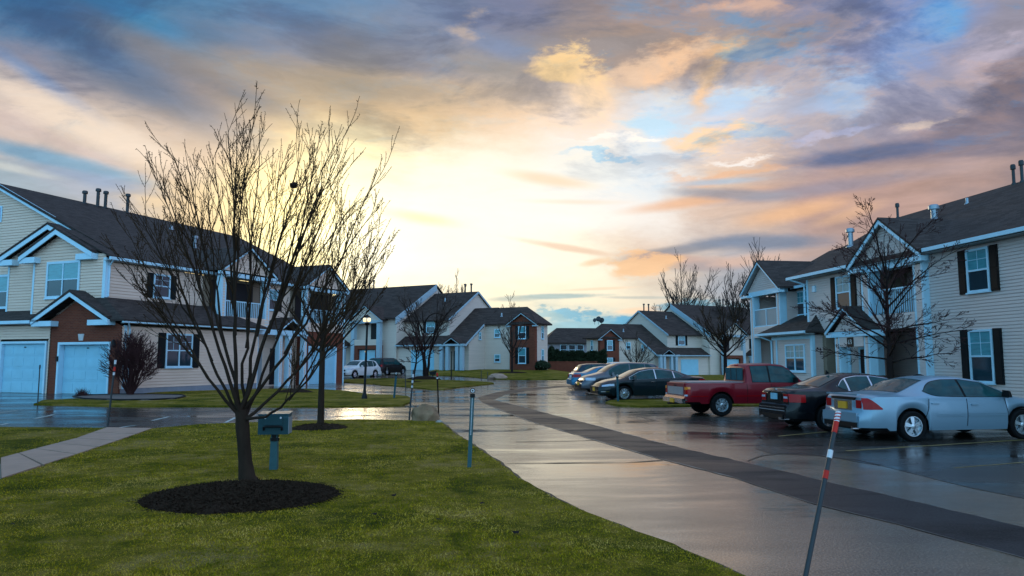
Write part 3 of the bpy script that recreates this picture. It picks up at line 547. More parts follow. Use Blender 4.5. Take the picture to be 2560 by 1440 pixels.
# grass blades where they can be told apart
def grass():
    r = np.random.default_rng(5); V = []; pts_all = []
    def inside(P, x, y):
        n = len(P); c = np.zeros(len(x), bool); j = n - 1
        for i in range(n):
            xi, yi = P[i]; xj, yj = P[j]
            c ^= ((yi > y) != (yj > y)) & (x < (xj - xi) * (y - yi) / (yj - yi + 1e-9) + xi); j = i
        return c
    bed = G(605, 1252); 
    for P, n, y0, y1 in ((L1, 430000, 4.6, 22.5), (L2, 60000, 10, 20), (L3, 60000, 26, 42), (L6, 16000, 26, 33)):
        t = r.random(n); y = y0 * (y1 / y0) ** t                   # more blades close by
        x = (r.random(n) * 2 - 1) * y * 0.76
        k = inside(P, x, y) & (((x - bed.x) / 1.17) ** 2 + ((y - bed.y) / 1.0) ** 2 > 1.0)
        pts_all.append(np.stack([x[k], y[k]], 1))
    p = np.concatenate(pts_all); n = len(p)
    clump = 0.5 + 0.5 * np.sin(p[:, 0] * 2.3 + 1.7 * np.sin(p[:, 1] * 1.9)) * np.sin(p[:, 1] * 2.9 + np.sin(p[:, 0] * 3.1))
    ln = (0.008 + 0.013 * r.random(n)) * (0.65 + 0.6 * clump) * (1 + p[:, 1] * 0.012); a = r.random(n) * 6.283; wd = 0.0018 + 0.0005 * p[:, 1]
    lean = 0.35 + 0.9 * r.random(n); b = r.random(n) * 6.283
    v = np.zeros((n, 3, 3)); v[:, :, 0] = p[:, :1]; v[:, :, 1] = p[:, 1:]; v[:, :, 2] = 0.045
    v[:, 0, 0] -= np.cos(a) * wd; v[:, 0, 1] -= np.sin(a) * wd; v[:, 1, 0] += np.cos(a) * wd; v[:, 1, 1] += np.sin(a) * wd
    v[:, 2, 0] += np.cos(b) * ln * lean; v[:, 2, 1] += np.sin(b) * ln * lean; v[:, 2, 2] += ln
    me = bpy.data.meshes.new('grass'); me.vertices.add(n * 3); me.vertices.foreach_set('co', v.reshape(-1).astype(np.float32))
    me.loops.add(n * 3); me.loops.foreach_set('vertex_index', np.arange(n * 3, dtype=np.int32))
    me.polygons.add(n); me.polygons.foreach_set('loop_start', np.arange(0, n * 3, 3, dtype=np.int32))
    me.update()
    at_ = me.attributes.new('shade', 'FLOAT', 'FACE'); at_.data.foreach_set('value', r.random(n).astype(np.float32))
    m, nt, q = base_mat('grass_blade')
    tc = nt.new('ShaderNodeTexCoord').outputs['Object']; sh = nt.new('ShaderNodeAttribute', attribute_name='shade').outputs['Fac']
    kk = nt.math('ADD', nt.math('MULTIPLY', nt.noise(tc, 0.8, 6, 0.65), 0.52), nt.math('ADD', nt.math('MULTIPLY', nt.noise(tc, 4.5, 5, 0.7), 0.38), nt.math('MULTIPLY', sh, 0.10)))
    col = nt.ramp(kk, [(0.39, (0.055, 0.068, 0.002)), (0.45, (0.195, 0.160, 0.004)), (0.515, (0.42, 0.285, 0.014)), (0.60, (0.56, 0.36, 0.09))])
    nt.l.new(col, q.inputs['Base Color']); q.inputs['Roughness'].default_value = 0.7; q.inputs['Specular IOR Level'].default_value = 0.05
    me.materials.append(m)
    o = bpy.data.objects.new('grass', me); COL.objects.link(o); tag(o, 'short winter grass of the lawns, green patched with straw', 'grass', kind='stuff')
grass()
# ------------------------------------------------------------------ buildings
def window(parent, F, u0, u1, z0, z1, mull=1, grid=True, shut=0.0, shm='shutter', d=0.0, frame=0.075, sill=True, top='glass_cyan', low='glass_dark', rev=False):
    """double-hung window: white frame (part), two panes and shutters (sub-parts)"""
    mb = MB(); f = frame; dd = d + 0.05
    F.box(mb, u0, u0 + f, d, dd, z0, z1); F.box(mb, u1 - f, u1, d, dd, z0, z1)
    F.box(mb, u0 + f, u1 - f, d, dd, z1 - f, z1); F.box(mb, u0 + f, u1 - f, d, dd, z0, z0 + f)
    if sill: F.box(mb, u0 - 0.04, u1 + 0.04, d, dd + 0.04, z0 - 0.05, z0 - 0.002)
    zm = (z0 + z1) / 2; F.box(mb, u0 + f, u1 - f, d, dd - 0.004, zm - 0.03, zm + 0.03)
    for k in range(mull - 1):
        um = u0 + (u1 - u0) * (k + 1) / mull
        F.box(mb, um - 0.04, um + 0.04, d, dd - 0.002, z0 + f, zm - 0.03); F.box(mb, um - 0.04, um + 0.04, d, dd - 0.002, zm + 0.03, z1 - f)
    fr = mb.build('window', M['trim'], parent)
    mb = MB(); F.box(mb, u0 + f, u1 - f, d - 0.02, d + 0.022, zm + 0.03, z1 - f); mb.build('pane', M[top], fr)
    mb = MB(); F.box(mb, u0 + f, u1 - f, d - 0.02, d + 0.014, z0 + f, zm - 0.03); mb.build('pane', M[low], fr)
    if grid:
        mb = MB()
        for k in range(mull):
            a = u0 + f + (u1 - u0 - 2 * f) * k / mull; b = u0 + f + (u1 - u0 - 2 * f) * (k + 1) / mull
            F.box(mb, (a + b) / 2 - 0.009, (a + b) / 2 + 0.009, d, d + 0.03, zm + 0.03, z1 - f)
            F.box(mb, a, b, d, d + 0.029, (zm + z1) / 2 - 0.012, (zm + z1) / 2 + 0.006)
        mb.build('grille', M['trim'], fr)
    if shut:
        for a, b in ((u0 - 0.03 - shut, u0 - 0.03), (u1 + 0.03, u1 + 0.03 + shut)):
            mb = MB(); F.box(mb, a, b, d, d + 0.035, z0 - 0.03, z1 + 0.02)
            for za, zb in ((z0 + 0.04, zm - 0.06), (zm + 0.02, z1 - 0.05)): F.box(mb, a + 0.05, b - 0.05, d, d + 0.048, za, zb)
            mb.build('shutter', M[shm], fr)
    return fr

def garage_door(parent, F, u0, u1, z1, d=0.0, rec=0.14, cols=4, frame=0.13):
    mb = MB(); F.box(mb, u0 - frame, u0, d - rec, d + 0.04, 0, z1 + frame); F.box(mb, u1, u1 + frame, d - rec, d + 0.04, 0, z1 + frame); F.box(mb, u0, u1, d - rec, d + 0.04, z1, z1 + frame)
    fr = mb.build('door_frame', M['trim'], parent)
    mb = MB(); F.box(mb, u0, u1, d - rec - 0.05, d - rec, 0.01, z1)
    n = 4; hh = z1 / n; w = (u1 - u0) / cols
    for i in range(n):
        F.box(mb, u0 + 0.01, u1 - 0.01, d - rec, d - rec + 0.018, i * hh + 0.012, (i + 1) * hh - 0.012)
        for j in range(cols): F.box(mb, u0 + j * w + 0.1, u0 + (j + 1) * w - 0.1, d - rec, d - rec + 0.032, i * hh + 0.11, (i + 1) * hh - 0.12)
    g = mb.build('garage_door', M['garage'], parent)
    mb = MB(); F.box(mb, (u0 + u1) / 2 - 0.06, (u0 + u1) / 2 + 0.06, d - rec, d - rec + 0.06, z1 * 0.92, z1 * 0.92 + 0.05); mb.build('handle', M['black'], g)
    return g

def gable_trim(mb, F, uc, hw, z0, zp, d0=0.0, over=0.35, w=0.30, ret=0.75, so=None):
    """two rakes, two cornice returns; d0 the wall plane"""
    d1 = d0 + over; mb.mark()
    F.rake(mb, uc - hw, z0, uc, zp, d1 - 0.05, d1, w); F.rake(mb, uc, zp, uc + hw, z0, d1 - 0.05, d1, w)
    if ret:
        for a, b in ((uc - hw, uc - hw + ret), (uc + hw - ret, uc + hw)): mb.mark(); F.box(mb, a, b, d0 + 0.002, d1 - 0.053, z0 - w - 0.10, z0 - 0.16)
    if so is not None:
        F.rake(so, uc - hw, z0 - 0.02, uc, zp - 0.02, d0 + 0.002, d1 - 0.055, 0.05); F.rake(so, uc, zp - 0.02, uc + hw, z0 - 0.02, d0 + 0.002, d1 - 0.055, 0.05)

def gable_roof(mb, F, uc, hw, z0, zp, d0, d1, t=0.14):
    """ridge at uc running from depth d0 (behind) to d1 (front), eaves at uc +- hw"""
    mb.slab([F.pt(uc - hw - 0.02, d0, z0 + 0.02), F.pt(uc - hw - 0.02, d1 + 0.02, z0 + 0.02), F.pt(uc, d1 + 0.02, zp + 0.03), F.pt(uc, d0, zp + 0.03)][::-1], t)
    mb.slab([F.pt(uc, d0, zp + 0.03), F.pt(uc, d1 + 0.02, zp + 0.03), F.pt(uc + hw + 0.02, d1 + 0.02, z0 + 0.02), F.pt(uc + hw + 0.02, d0, z0 + 0.02)][::-1], t)

def vent(parent, x, y, z, r=0.09, hh=1.0, m='galv', cap=True):
    mb = MB(); mb.lathe([(r * 1.9, 0), (r * 1.9, 0.04), (r, 0.12), (r, hh)] + ([(r, hh - 0.01), (r * 1.65, hh), (r * 1.65, hh + 0.14), (r * 1.2, hh + 0.2)] if cap else []), x, y, z, 12)
    return mb.build('vent_pipe', M[m], parent, smooth=40)

def downspout(parent, pts, r=0.045):
    mb = MB(); mb.tube(pts, r, 6); return mb.build('downspout', M['trim'], parent)

# ---------- left townhouse, garages towards us
A0 = G(295, 988); AA = R(-21)
A = thing('townhouse', 'large cream townhouse with brick garage gable and pale garage doors, behind the big bare tree', 'house', (A0.x, A0.y, 0), AA, 'townhouses of the estate')
def FA(y): return Facade((0, y), 0)              # front planes: u = x, outwards = -y
def SA(x): return Facade((x, 0), R(90))          # right-hand side planes: u = y, outwards = +x
CA = 0.165
lap, core, trim, soff, rf = MB(), MB(), MB(), MB(), MB()
X2, Y2 = -1.9, 0.45
SA(0).lap(lap, 0.32, 3.55, 0.02, 10.3, CA)
SA(X2).lap(lap, 4.4, 7.1, Y2, 7.3, CA); SA(X2).lap(lap, 3.9, 7.2, 12.6, 15.8, CA)
core.box(-18, -0.03, 0.6, 10.25, 0, 3.6); core.box(-18, -1.5, 10.2, 21.2, 0, 4.0); core.box(-7.35, X2 - 0.03, Y2 + 0.04, 21.2, 3.6, 7.1); core.box(-10, X2 - 1, 1.06, 21.2, 3.6, 7.2); core.box(-18, -9, 1.7, 21.2, 3.6, 7.4)
# brick garage front with gable, and the siding-clad one beside it
FA(0).lap(lap, 2.95, 3.7, -12.6, -5.2, CA); FA(0).lap(lap, 0, 2.95, -5.42 + 0.13, -5.2, CA); FA(0).lap(lap, 0, 2.95, -12.6, -9.1, CA)
FS1 = FA(Y2); FS1.lap(lap, 4.3, 7.55, -7.45, X2, CA)
FS1.lap(lap, 7.55, 8.75, lambda z: -5.35 - (8.85 - z) / 0.49, lambda z: -5.35 + (8.85 - z) / 0.49, CA)
FA(1.0).lap(lap, 4.3, 7.6, -10.35, -7.45, CA); FA(1.0).lap(lap, 7.6, 9.2, lambda z: -6.7 - (9.35 - z) / 0.46, lambda z: -6.7 + (9.35 - z) / 0.46, CA)
FA(1.6).lap(lap, 4.3, 12.4, -19, lambda z: -10.2 if z < 7.7 else min(-4.2, -1.45 - (z - 7.35) / 0.475), CA)
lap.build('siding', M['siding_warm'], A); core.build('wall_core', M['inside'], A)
bk = MB()
bk.prism([(-5.17, 0, 0), (-4.55, 0, 0), (-4.55, 0, 2.75), (-5.17, 0, 2.75)], 0, (0, 0.14, 0)); bk.prism([(-0.72, 0, 0), (0, 0, 0), (0, 0, 2.75), (-0.72, 0, 2.75)], 0, (0, 0.14, 0))
bk.prism([(-5.17, 0, 2.75), (0, 0, 2.75), (0, 0, 3.55), (-0.65, 0, 3.85), (-3.05, 0, 5.1), (-5.17, 0, 4.0)], 0, (0, 0.14, 0))
bk.box(-0.14, 0, 0.142, 0.5, 0, 3.55)
bk.build('brick_front', M['brick'], A, fix=True)
mb = MB(); mb.prism([(-3.0, -0.04, 2.83), (-2.72, -0.04, 2.83), (-2.64, -0.04, 3.18), (-3.08, -0.04, 3.18)], 0, (0, 0.06, 0)); mb.build('keystone', M['keystone'], A, fix=True)
garage_door(A, FA(0), -4.42, -0.84, 2.62, rec=0.28); garage_door(A, FA(0), -9.0, -5.55, 2.7, rec=0.14); garage_door(A, FA(0), -12.5, -9.3, 2.7, rec=0.14)
for x in (-4.5, -0.62):
    mb = MB(); mb.box(x - 0.07, x + 0.07, -0.10, -0.042 if x < -1 else -0.002, 1.72, 2.0) if x < -1 else mb.lathe([(0.05, 0), (0.11, 0.08), (0.09, 0.34), (0.02, 0.42)], x + 0.25, -0.12, 2.45, 8); mb.build('wall_lamp', M['black'], A)
# trim: gables, corner boards, gutters
gable_trim(trim, FA(0), -3.3, 2.85, 4.05, 5.5, 0, 0.5, 0.34, 1.5, soff)
gable_trim(trim, FS1, -5.35, 2.85, 7.7, 9.1, 0, 0.45, 0.38, 1.25, soff)
gable_trim(trim, FA(1.0), -6.7, 4.1, 7.75, 9.55, 0, 0.5, 0.38, 1.3, soff)
trim.mark(); FA(1.6).rake(trim, -19, 15.7, -4.3, 8.72, 0.35, 0.40, 0.34)
for (F, u) in ((FS1, -7.45), (FA(1.0), -10.35)): trim.mark(); F.box(trim, u - 0.02, u + 0.12, 0.043, 0.055, 4.3, 7.55)
trim.mark(); trim.box(X2 - 0.16, X2 + 0.052, Y2 - 0.052, Y2 + 0.2, 4.6, 7.3); trim.mark(); trim.box(-0.06, 0.052, 0.15, 0.3, 0.3, 3.6)
gut = MB()
gut.box(0.35, 0.5, -0.3, 10.6, 3.72, 3.88); gut.mark(); gut.box(-14, -6.2, -0.52, -0.40, 3.78, 3.95); gut.mark(); gut.box(X2 + 0.38, X2 + 0.53, 0.3, 21.6, 7.16, 7.32)
gut.split('gutter', M['trim'], A)
soff.box(0.03, 0.349, -0.1, 10.5, 3.70, 3.74); soff.box(-14, -6.0, -0.40, -0.02, 3.74, 3.78); soff.box(X2 + 0.03, X2 + 0.379, 0.3, 21.6, 7.12, 7.16)
soff.build('soffit', M['soffit'], A)
# roofs
s_ = 0.475; XR, ZR = -12.4, 12.55
rf.slab([(X2 + 0.5, 1.15, 7.36), (X2 + 0.5, 21.8, 7.36), (XR, 21.8, ZR), (XR, 1.15, ZR)], 0.16); rf.slab([(XR, 1.15, ZR), (XR, 21.8, ZR), (-23.3, 21.8, 7.36), (-23.3, 1.15, 7.36)], 0.16)
gable_roof(rf, FS1, -5.35, 2.85, 7.7, 9.1, -2.5, 0.45); gable_roof(rf, FA(1.0), -6.7, 4.1, 7.75, 9.55, -3, 0.5); gable_roof(rf, FA(0), -3.3, 2.85, 4.05, 5.5, -1.4, 0.5)
rf.slab([(X2 + 0.4, 0.3, 7.40), (X2 + 0.4, 1.2, 7.40), (-5.35, 1.2, 9.13), (-5.35, 0.3, 9.13)], 0.1)
rf.slab([(0.52, -0.35, 3.90), (0.52, 10.7, 3.90), (X2, 8.0, 5.18), (X2, 0.44, 5.18)], 0.1); rf.slab([(0.52, -0.35, 3.905), (X2, 0.44, 5.185), (-3.6, 0.44, 5.185), (-1.2, -0.36, 3.905)], 0.1); rf.slab([(0.52, 10.7, 3.9), (X2, 12.2, 3.9), (X2, 8.0, 5.18)], 0.1)
rf.slab([(-14, -0.5, 3.97), (-5.6, -0.5, 3.97), (-5.6, 1.5, 4.85), (-14, 1.5, 4.85)], 0.1)
# balcony gables on the long side
for uc, hw, z0, zp, d in ((9.9, 2.6, 7.5, 9.2, 1.2), (18.5, 2.7, 7.35, 9.05, 1.2)):
    F = SA(X2); gable_trim(trim, F, uc, hw, z0, zp, d, 0.35, 0.24, 0.9, None); gable_roof(rf, F, uc, hw, z0, zp, -4.4, d + 0.35)
roofA = rf.build('roof', M['roof'], A, fix=True)
tr = MB(); lap = MB(); dark = MB(); flo = MB()
for uc, hw, z0, zp, d in ((9.9, 2.6, 7.5, 9.2, 1.2), (18.5, 2.7, 7.35, 9.05, 1.2)):
    F = Facade((X2 + d, 0), R(90)); a, b = uc - hw + 0.35, uc + hw - 0.35
    F.lap(lap, z0 - 0.05, zp - 0.2, lambda z: uc - (zp - 0.1 - z) * hw / (zp - z0), lambda z: uc + (zp - 0.1 - z) * hw / (zp - z0), CA)
    tr.mark(); F.box(tr, a, b, -0.12, 0.03, z0 - 0.42, z0 - 0.16)
    for u in (a, b - 0.42): tr.mark(); F.box(tr, u, u + 0.42, -0.42, 0.02, 3.9, z0 - 0.42); F.lap(lap, 4.5, z0 - 0.5, u + 0.12, u + 0.30, CA, 0.035)
    F.lap(lap, 3.9, 4.55, a, b, CA, 0.04); flo.mark(); F.box(flo, a, b, -d, -0.001, 3.9, 4.4)
    dark.mark(); dark.box(X2 - 0.01, X2 + 0.03, a + 0.3, b - 0.3, 4.45, 6.9)
    rl = MB(); F.box(rl, a + 0.42, b - 0.42, -0.1, -0.04, 5.5, 5.57)
    for k in range(22): u = a + 0.5 + (b - a - 1) * k / 21; F.box(rl, u - 0.018, u + 0.018, -0.09, -0.05, 4.55, 5.5)
    rl.build('balcony_railing', M['trim'], A)
lap2 = lap
# entry between and the far garage
F0 = SA(-0.4); Fg = SA(-0.62)
for u in (10.5, 12.9, 13.9, 15.6): tr.mark(); F0.box(tr, u, u + 0.34, -0.3, 0.02, 0, 3.5); F0.lap(lap2, 0.3, 3.3, u + 0.1, u + 0.24, CA, 0.04)
tr.mark(); F0.box(tr, 10.4, 16.0, -0.3, 0.06, 3.5, 3.85)
SA(-1.5).lap(lap2, 0, 3.9, 10.2, 16.2, CA); lap2.build('siding', M['siding_warm'], A)
dark.mark(); dark.box(-1.48, -1.44, 13.3, 14.3, 0.1, 2.6); dark.split('door', M['door_dark'], A)
mb = MB(); mb.box(-1.48, -1.45, 11.3, 12.5, 0.1, 2.6); mb.build('door', M['door_pale'], A)
flo.split('balcony_floor', M['soffit'], A)
Fb = SA(X2 + 1.2)
bk = MB(); Fb.box(bk, 16.2, 16.55, -2, 0.0, 0, 3.9); bk.mark(); Fb.box(bk, 20.1, 20.95, -2, 0.0, 0, 3.9); bk.mark(); Fb.box(bk, 16.55, 20.1, -2, 0.0, 2.85, 3.9); bk.split('brick_front', M['brick'], A)
garage_door(A, Fb, 16.7, 19.95, 2.7, rec=0.1)
gable_trim(trim, SA(-0.4), 14.0, 1.4, 3.9, 4.75, 0.05, 0.25, 0.2, 0.5, None)
mb = MB(); gable_roof(mb, SA(-0.4), 14.0, 1.4, 3.9, 4.75, -1.6, 0.3, 0.1); mb.build('porch_roof', M['roof'], A, fix=True)
tr.split('porch_column', M['trim'], A); trim.split('trim_board', M['trim'], A)
mb = MB(); mb.box(-0.05, 0.025, 0.1, 10.3, 0, 0.32); mb.build('foundation', M['concrete_found'], A)
window(A, SA(0), 2.85, 4.75, 1.38, 3.28, 2, True, 0.5, 'shutter', 0.045, 0.09, top='glass_dark')
window(A, SA(X2), 3.55, 4.75, 5.4, 6.78, 1, True, 0.42, 'shutter', 0.045, 0.09, top='glass_dark')
window(A, SA(X2), 13.3, 14.4, 5.3, 6.8, 1, True, 0.42, 'shutter', 0.045, 0.09)
window(A, FS1, -6.35, -3.75, 5.2, 7.25, 2, False, 0, d=0.045, frame=0.13); window(A, FA(1.6), -13.4, -11.0, 4.85, 6.9, 2, False, 0, d=0.045, frame=0.13)
mb = MB(); FA(1.6).box(mb, -13.2, -12.15, 0.043, 0.08, 10.15, 11.15); lv = mb.build('gable_vent', M['trim'], A)
mb = MB(); FA(1.6).box(mb, -13.1, -12.25, 0.08, 0.09, 10.25, 11.05); mb.build('louver', M['galv'], lv)
downspout(A, [(0.42, 0.05, 3.72), (0.08, 0.45, 3.4), (0.08, 0.45, 0.1)]); downspout(A, [(X2 + 0.45, 0.5, 7.16), (X2 + 0.08, 0.62, 6.85), (X2 + 0.08, 0.62, 5.2)])
downspout(A, [(X2 + 1.24, 21.0, 7.0), (X2 + 1.24, 21.0, 0)], 0.06)
for w_, hh in ((6.9, 0.62), (7.9, 1.0), (8.5, 0.95), (10.3, 1.15)): vent(roofA, XR + 0.3, w_, ZR - 0.2, 0.11, hh + 0.1, 'pipe_dark')
for (px, py, m, hh) in ((487, 618, 'galv', 0.7), (428, 572, 'galv', 0.35)):
    d_ = ray(px, py); oa = -A0.to_2d(); ca, sa_ = math.cos(AA), math.sin(AA)
    lx = lambda v: (v[0] * ca + v[1] * sa_, -v[0] * sa_ + v[1] * ca)
    o2, r2_ = lx(oa), lx(d_)
    # roof plane z = 7.36 - s*(x - (X2+.5))
    k = 0.4741; tt = (7.36 + k * (X2 + 0.5) - k * o2[0] - EYE) / (d_.z + k * r2_[0])
    vent(roofA, o2[0] + r2_[0] * tt, o2[1] + r2_[1] * tt, EYE + d_.z * tt - 0.1, 0.13, hh, m, hh > .5)

# ---------- right apartment house
E_ = thing('apartment_house', 'mauve-grey sided apartment house with dark shutters and number 63 plaque, behind the parked cars', 'house', (EF.x, EF.y, 0), R(98), 'townhouses of the estate')
def WE(w): return Facade((0, w), 0, -1)          # u = x (away from us), outwards = +y (towards the street)
lap, core, trim, soff, rf, tr, gut = MB(), MB(), MB(), MB(), MB(), MB(), MB()
W0 = WE(0); CE = 0.108
W0.lap(lap, 0.2, 5.62, -14, 2.1, CE)
W0.lap(lap, 0.2, 3.0, 9.2, 10.25, CE); W0.lap(lap, 3.0, 5.62, 6.15, 10.25, CE); W0.lap(lap, 0.2, 3.0, 5.75, 6.1, CE)
core.box(-14, 2.08, -9, -0.02, 0, 5.6); core.box(5.72, 10.22, -9, -0.02, 3.0, 5.6); core.box(8.9, 10.22, -9, -0.02, 0, 3.0); core.box(2.05, 9, -9, -1.9, 0, 5.6)
# recessed balcony bay
WE(-1.85).lap(lap, 0.1, 2.95, 2.1, 8.9, CE); WE(-1.85).lap(lap, 3.6, 5.6, 2.1, 5.75, CE)
B0 = WE(0.25)
for u in (2.08, 5.2):
    tr.mark(); B0.box(tr, u, u + 0.10, -0.5, 0.02, 0, 5.35); B0.box(tr, u + 0.42, u + 0.52, -0.5, 0.02, 0, 5.35); core.box(u + 0.1, u + 0.42, -0.24, 0.22, 0, 5.35); B0.lap(lap, 0.1, 5.3, u + 0.1, u + 0.42, CE, 0.02)
B0.lap(lap, 3.0, 3.58, 2.6, 5.2, CE); core.box(2.62, 5.18, -1.84, 0.22, 3.02, 3.5)
tr.mark(); B0.box(tr, 2.0, 5.8, -0.45, 0.03, 5.35, 5.62)
B0.lap(lap, 5.6, 7.1, lambda z: 4.0 - (7.25 - z) * 1.32, lambda z: 4.0 + (7.25 - z) * 1.32, CE)
gable_trim(trim, B0, 4.0, 2.2, 5.72, 7.35, 0, 0.32, 0.24, 0.85, soff)
gable_roof(rf, B0, 4.0, 2.2, 5.72, 7.35, -4.3, 0.32, 0.1)
rl = MB(); B0.box(rl, 2.6, 5.2, -0.12, -0.06, 4.52, 4.58)
for k in range(21): u = 2.66 + 2.48 * k / 20; B0.box(rl, u - 0.011, u + 0.011, -0.11, -0.07, 3.6, 4.52)
rl.build('balcony_railing', M['trim'], E_)
# far bay: balcony under a gable facing the street, set-back window wall between
WB = WE(-1.0); WB.lap(lap, 3.0, 5.4, 10.2, 13.0, CE); core.box(10.2, 13, -9, -1.02, 0, 5.6)
F = WE(0); a, b = 12.85, 16.1
for u in (a, b - 0.36):
    tr.mark(); F.box(tr, u, u + 0.09, -0.36, 0.02, 0, 5.3); F.box(tr, u + 0.27, u + 0.36, -0.36, 0.02, 0, 5.3); core.box(u + 0.09, u + 0.27, -0.34, -0.004, 0, 5.3); F.lap(lap, 0.1, 5.3, u + 0.09, u + 0.27, CE)
Facade((a, -0.36), R(90), -1).lap(lap, 0.1, 5.3, -1.6, 0, CE)
F.lap(lap, 3.0, 3.58, a + 0.36, b - 0.36, CE); core.box(a + 0.38, b - 0.38, -1.8, -0.03, 3.02, 3.5)
tr.mark(); F.box(tr, a - 0.1, b + 0.1, -0.4, 0.03, 5.26, 5.52)
WE(-1.8).lap(lap, 0.1, 5.4, a, b, CE); core.box(b - .1, b + .04, -1.8, -.37, 0, 5.3); Facade((b - .1, -1.8), R(90), -1).lap(lap, 0.1, 5.3, 0, 1.43, CE); core.box(a, b + 0.2, -9, -1.82, 0, 5.5)
F.lap(lap, 5.5, 6.9, lambda z: 14.5 - (7.0 - z) * 1.25, lambda z: 14.5 + (7.0 - z) * 1.25, CE)
gable_trim(trim, F, 14.5, 2.15, 5.5, 7.1, 0, 0.35, 0.18, 0.75, soff); gable_roof(rf, F, 14.5, 2.15, 5.5, 7.1, -4.6, 0.35, 0.1)
gl = MB(); F.box(gl, a + 0.36, b - 0.36, -0.1, -0.05, 4.48, 4.54); F.box(gl, (a + b) / 2 - 0.03, (a + b) / 2 + 0.03, -0.095, -0.055, 3.6, 4.48); F.box(gl, a + 0.36, b - 0.36, -0.095, -0.055, 3.58, 3.64)
g_ = gl.build('balcony_railing', M['trim'], E_); mb = MB(); F.box(mb, a + 0.36, b - 0.36, -0.08, -0.07, 3.64, 4.48); mb.build('screen', M['door_pale'], g_)
for z in (0.1, 3.6):
    mb = MB(); WE(-1.8).box(mb, 14.0, 15.3, 0.030, 0.055, z, z + 1.95 if z > 1 else 2.05); mb.build('door', M['door_pale'], E_)
# projecting ground-floor box with skirt roof, then the entry porch
P = WE(0.5); P.lap(lap, 0.2, 2.95, 9.2, 12.7, CE); core.box(9.25, 12.7, -1, 0.48, 0, 2.95)
Facade((9.2, 0.5), R(90), -1).lap(lap, 0.2, 2.95, -0.6, 0, CE)
tr.mark(); P.box(tr, 9.1, 9.28, -0.1, 0.05, 0, 2.95); tr.mark(); P.box(tr, 12.3, 12.42, 0.030, 0.055, 0, 2.95); tr.mark(); P.box(tr, 9.28, 12.8, 0.030, 0.065, 2.78, 2.95)
rf.slab([(8.9, 0.98, 3.12), (13.6, 0.98, 3.12), (12.6, -0.98, 4.1), (9.6, -0.98, 4.1)], 0.09); rf.slab([(8.9, 0.98, 3.12), (9.6, -0.02, 3.95), (8.9, -0.02, 3.12)], 0.08)
gut.mark(); gut.box(8.9, 13.6, 0.96, 1.07, 3.02, 3.13); soff.box(8.95, 13.5, 0.5, 0.96, 2.97, 3.02)
Q = WE(0.75)
for u in (4.65, 6.65): tr.mark(); Q.box(tr, u, u + 0.09, -0.34, 0.0, 0, 2.75); Q.box(tr, u + 0.25, u + 0.34, -0.34, 0.0, 0, 2.75); core.box(u + 0.09, u + 0.25, 0.43, 0.735, 0, 2.75); Q.lap(lap, 0.1, 2.7, u + 0.09, u + 0.25, CE, 0.012)
Q.lap(lap, 2.35, 2.75, 5.0, 6.65, CE, 0.015); tr.mark(); Q.box(tr, 4.3, 7.4, -0.5, 0.04, 2.75, 2.98)
Q.lap(lap, 3.0, 3.95, lambda z: 5.95 - (3.85 - z) * 1.2, lambda z: 5.95 + (3.85 - z) * 1.2, CE)
gable_trim(trim, Q, 5.95, 1.38, 3.02, 4.0, 0, 0.25, 0.17, 0.4, None); gable_roof(rf, Q, 5.95, 1.38, 3.02, 4.0, -0.72, 0.25, 0.08)
dd = MB(); WE(-0.6).lap(lap, 0.1, 2.7, 5.3, 9.0, CE); WE(-0.6).box(dd, 6.4, 7.2, 0.030, 0.06, 0.1, 2.25); dr = dd.build('door', M['door_dark'], E_)
tr.mark(); WE(-0.6).box(tr, 6.28, 6.4, 0.02, 0.07, 0.1, 2.35); WE(-0.6).box(tr, 7.2, 7.32, 0.02, 0.07, 0.1, 2.35); WE(-0.6).box(tr, 6.4, 7.2, 0.02, 0.07, 2.25, 2.35)
WW = WE(-0.6); mb = MB(); WW.box(mb, 8.3, 8.7, 0.031, 0.065, 0.5, 2.35); mb.build('shutter', M['shutter'], E_)
mb = MB(); WW.box(mb, 7.9, 8.28, 0.031, 0.07, 0.5, 2.35); mb.build('sidelight', M['trim'], E_)
mb = MB(); Q.box(mb, 5.65, 6.05, 0.016, 0.05, 2.34, 2.72); pq = mb.build('number_plaque', M['black'], E_)
def text_part(txt, size, parent, mt, mtx, name='number'):
    cu = bpy.data.curves.new(name, 'FONT'); cu.body = txt; cu.size = size; cu.extrude = 0.004; cu.align_x = 'CENTER'; cu.align_y = 'CENTER'
    o = bpy.data.objects.new(name, cu); COL.objects.link(o); dg = bpy.context.evaluated_depsgraph_get(); me = bpy.data.meshes.new_from_object(o.evaluated_get(dg)); bpy.data.objects.remove(o)
    me.materials.clear(); me.materials.append(mt)
    o = bpy.data.objects.new(name, me); COL.objects.link(o); o.parent = parent; o.matrix_local = mtx; return o
from mathutils import Matrix
def facing(loc, normal, up=(0, 0, 1)):
    n = Vector(normal).normalized(); u = Vector(up); r_ = u.cross(n).normalized(); u = n.cross(r_)
    return Matrix(((r_.x, u.x, n.x, loc[0]), (r_.y, u.y, n.y, loc[1]), (r_.z, u.z, n.z, loc[2]), (0, 0, 0, 1)))
text_part('63', 0.27, pq, M['white'], facing((5.85, 0.75 + 0.05, 2.53), (0, 1, 0)))
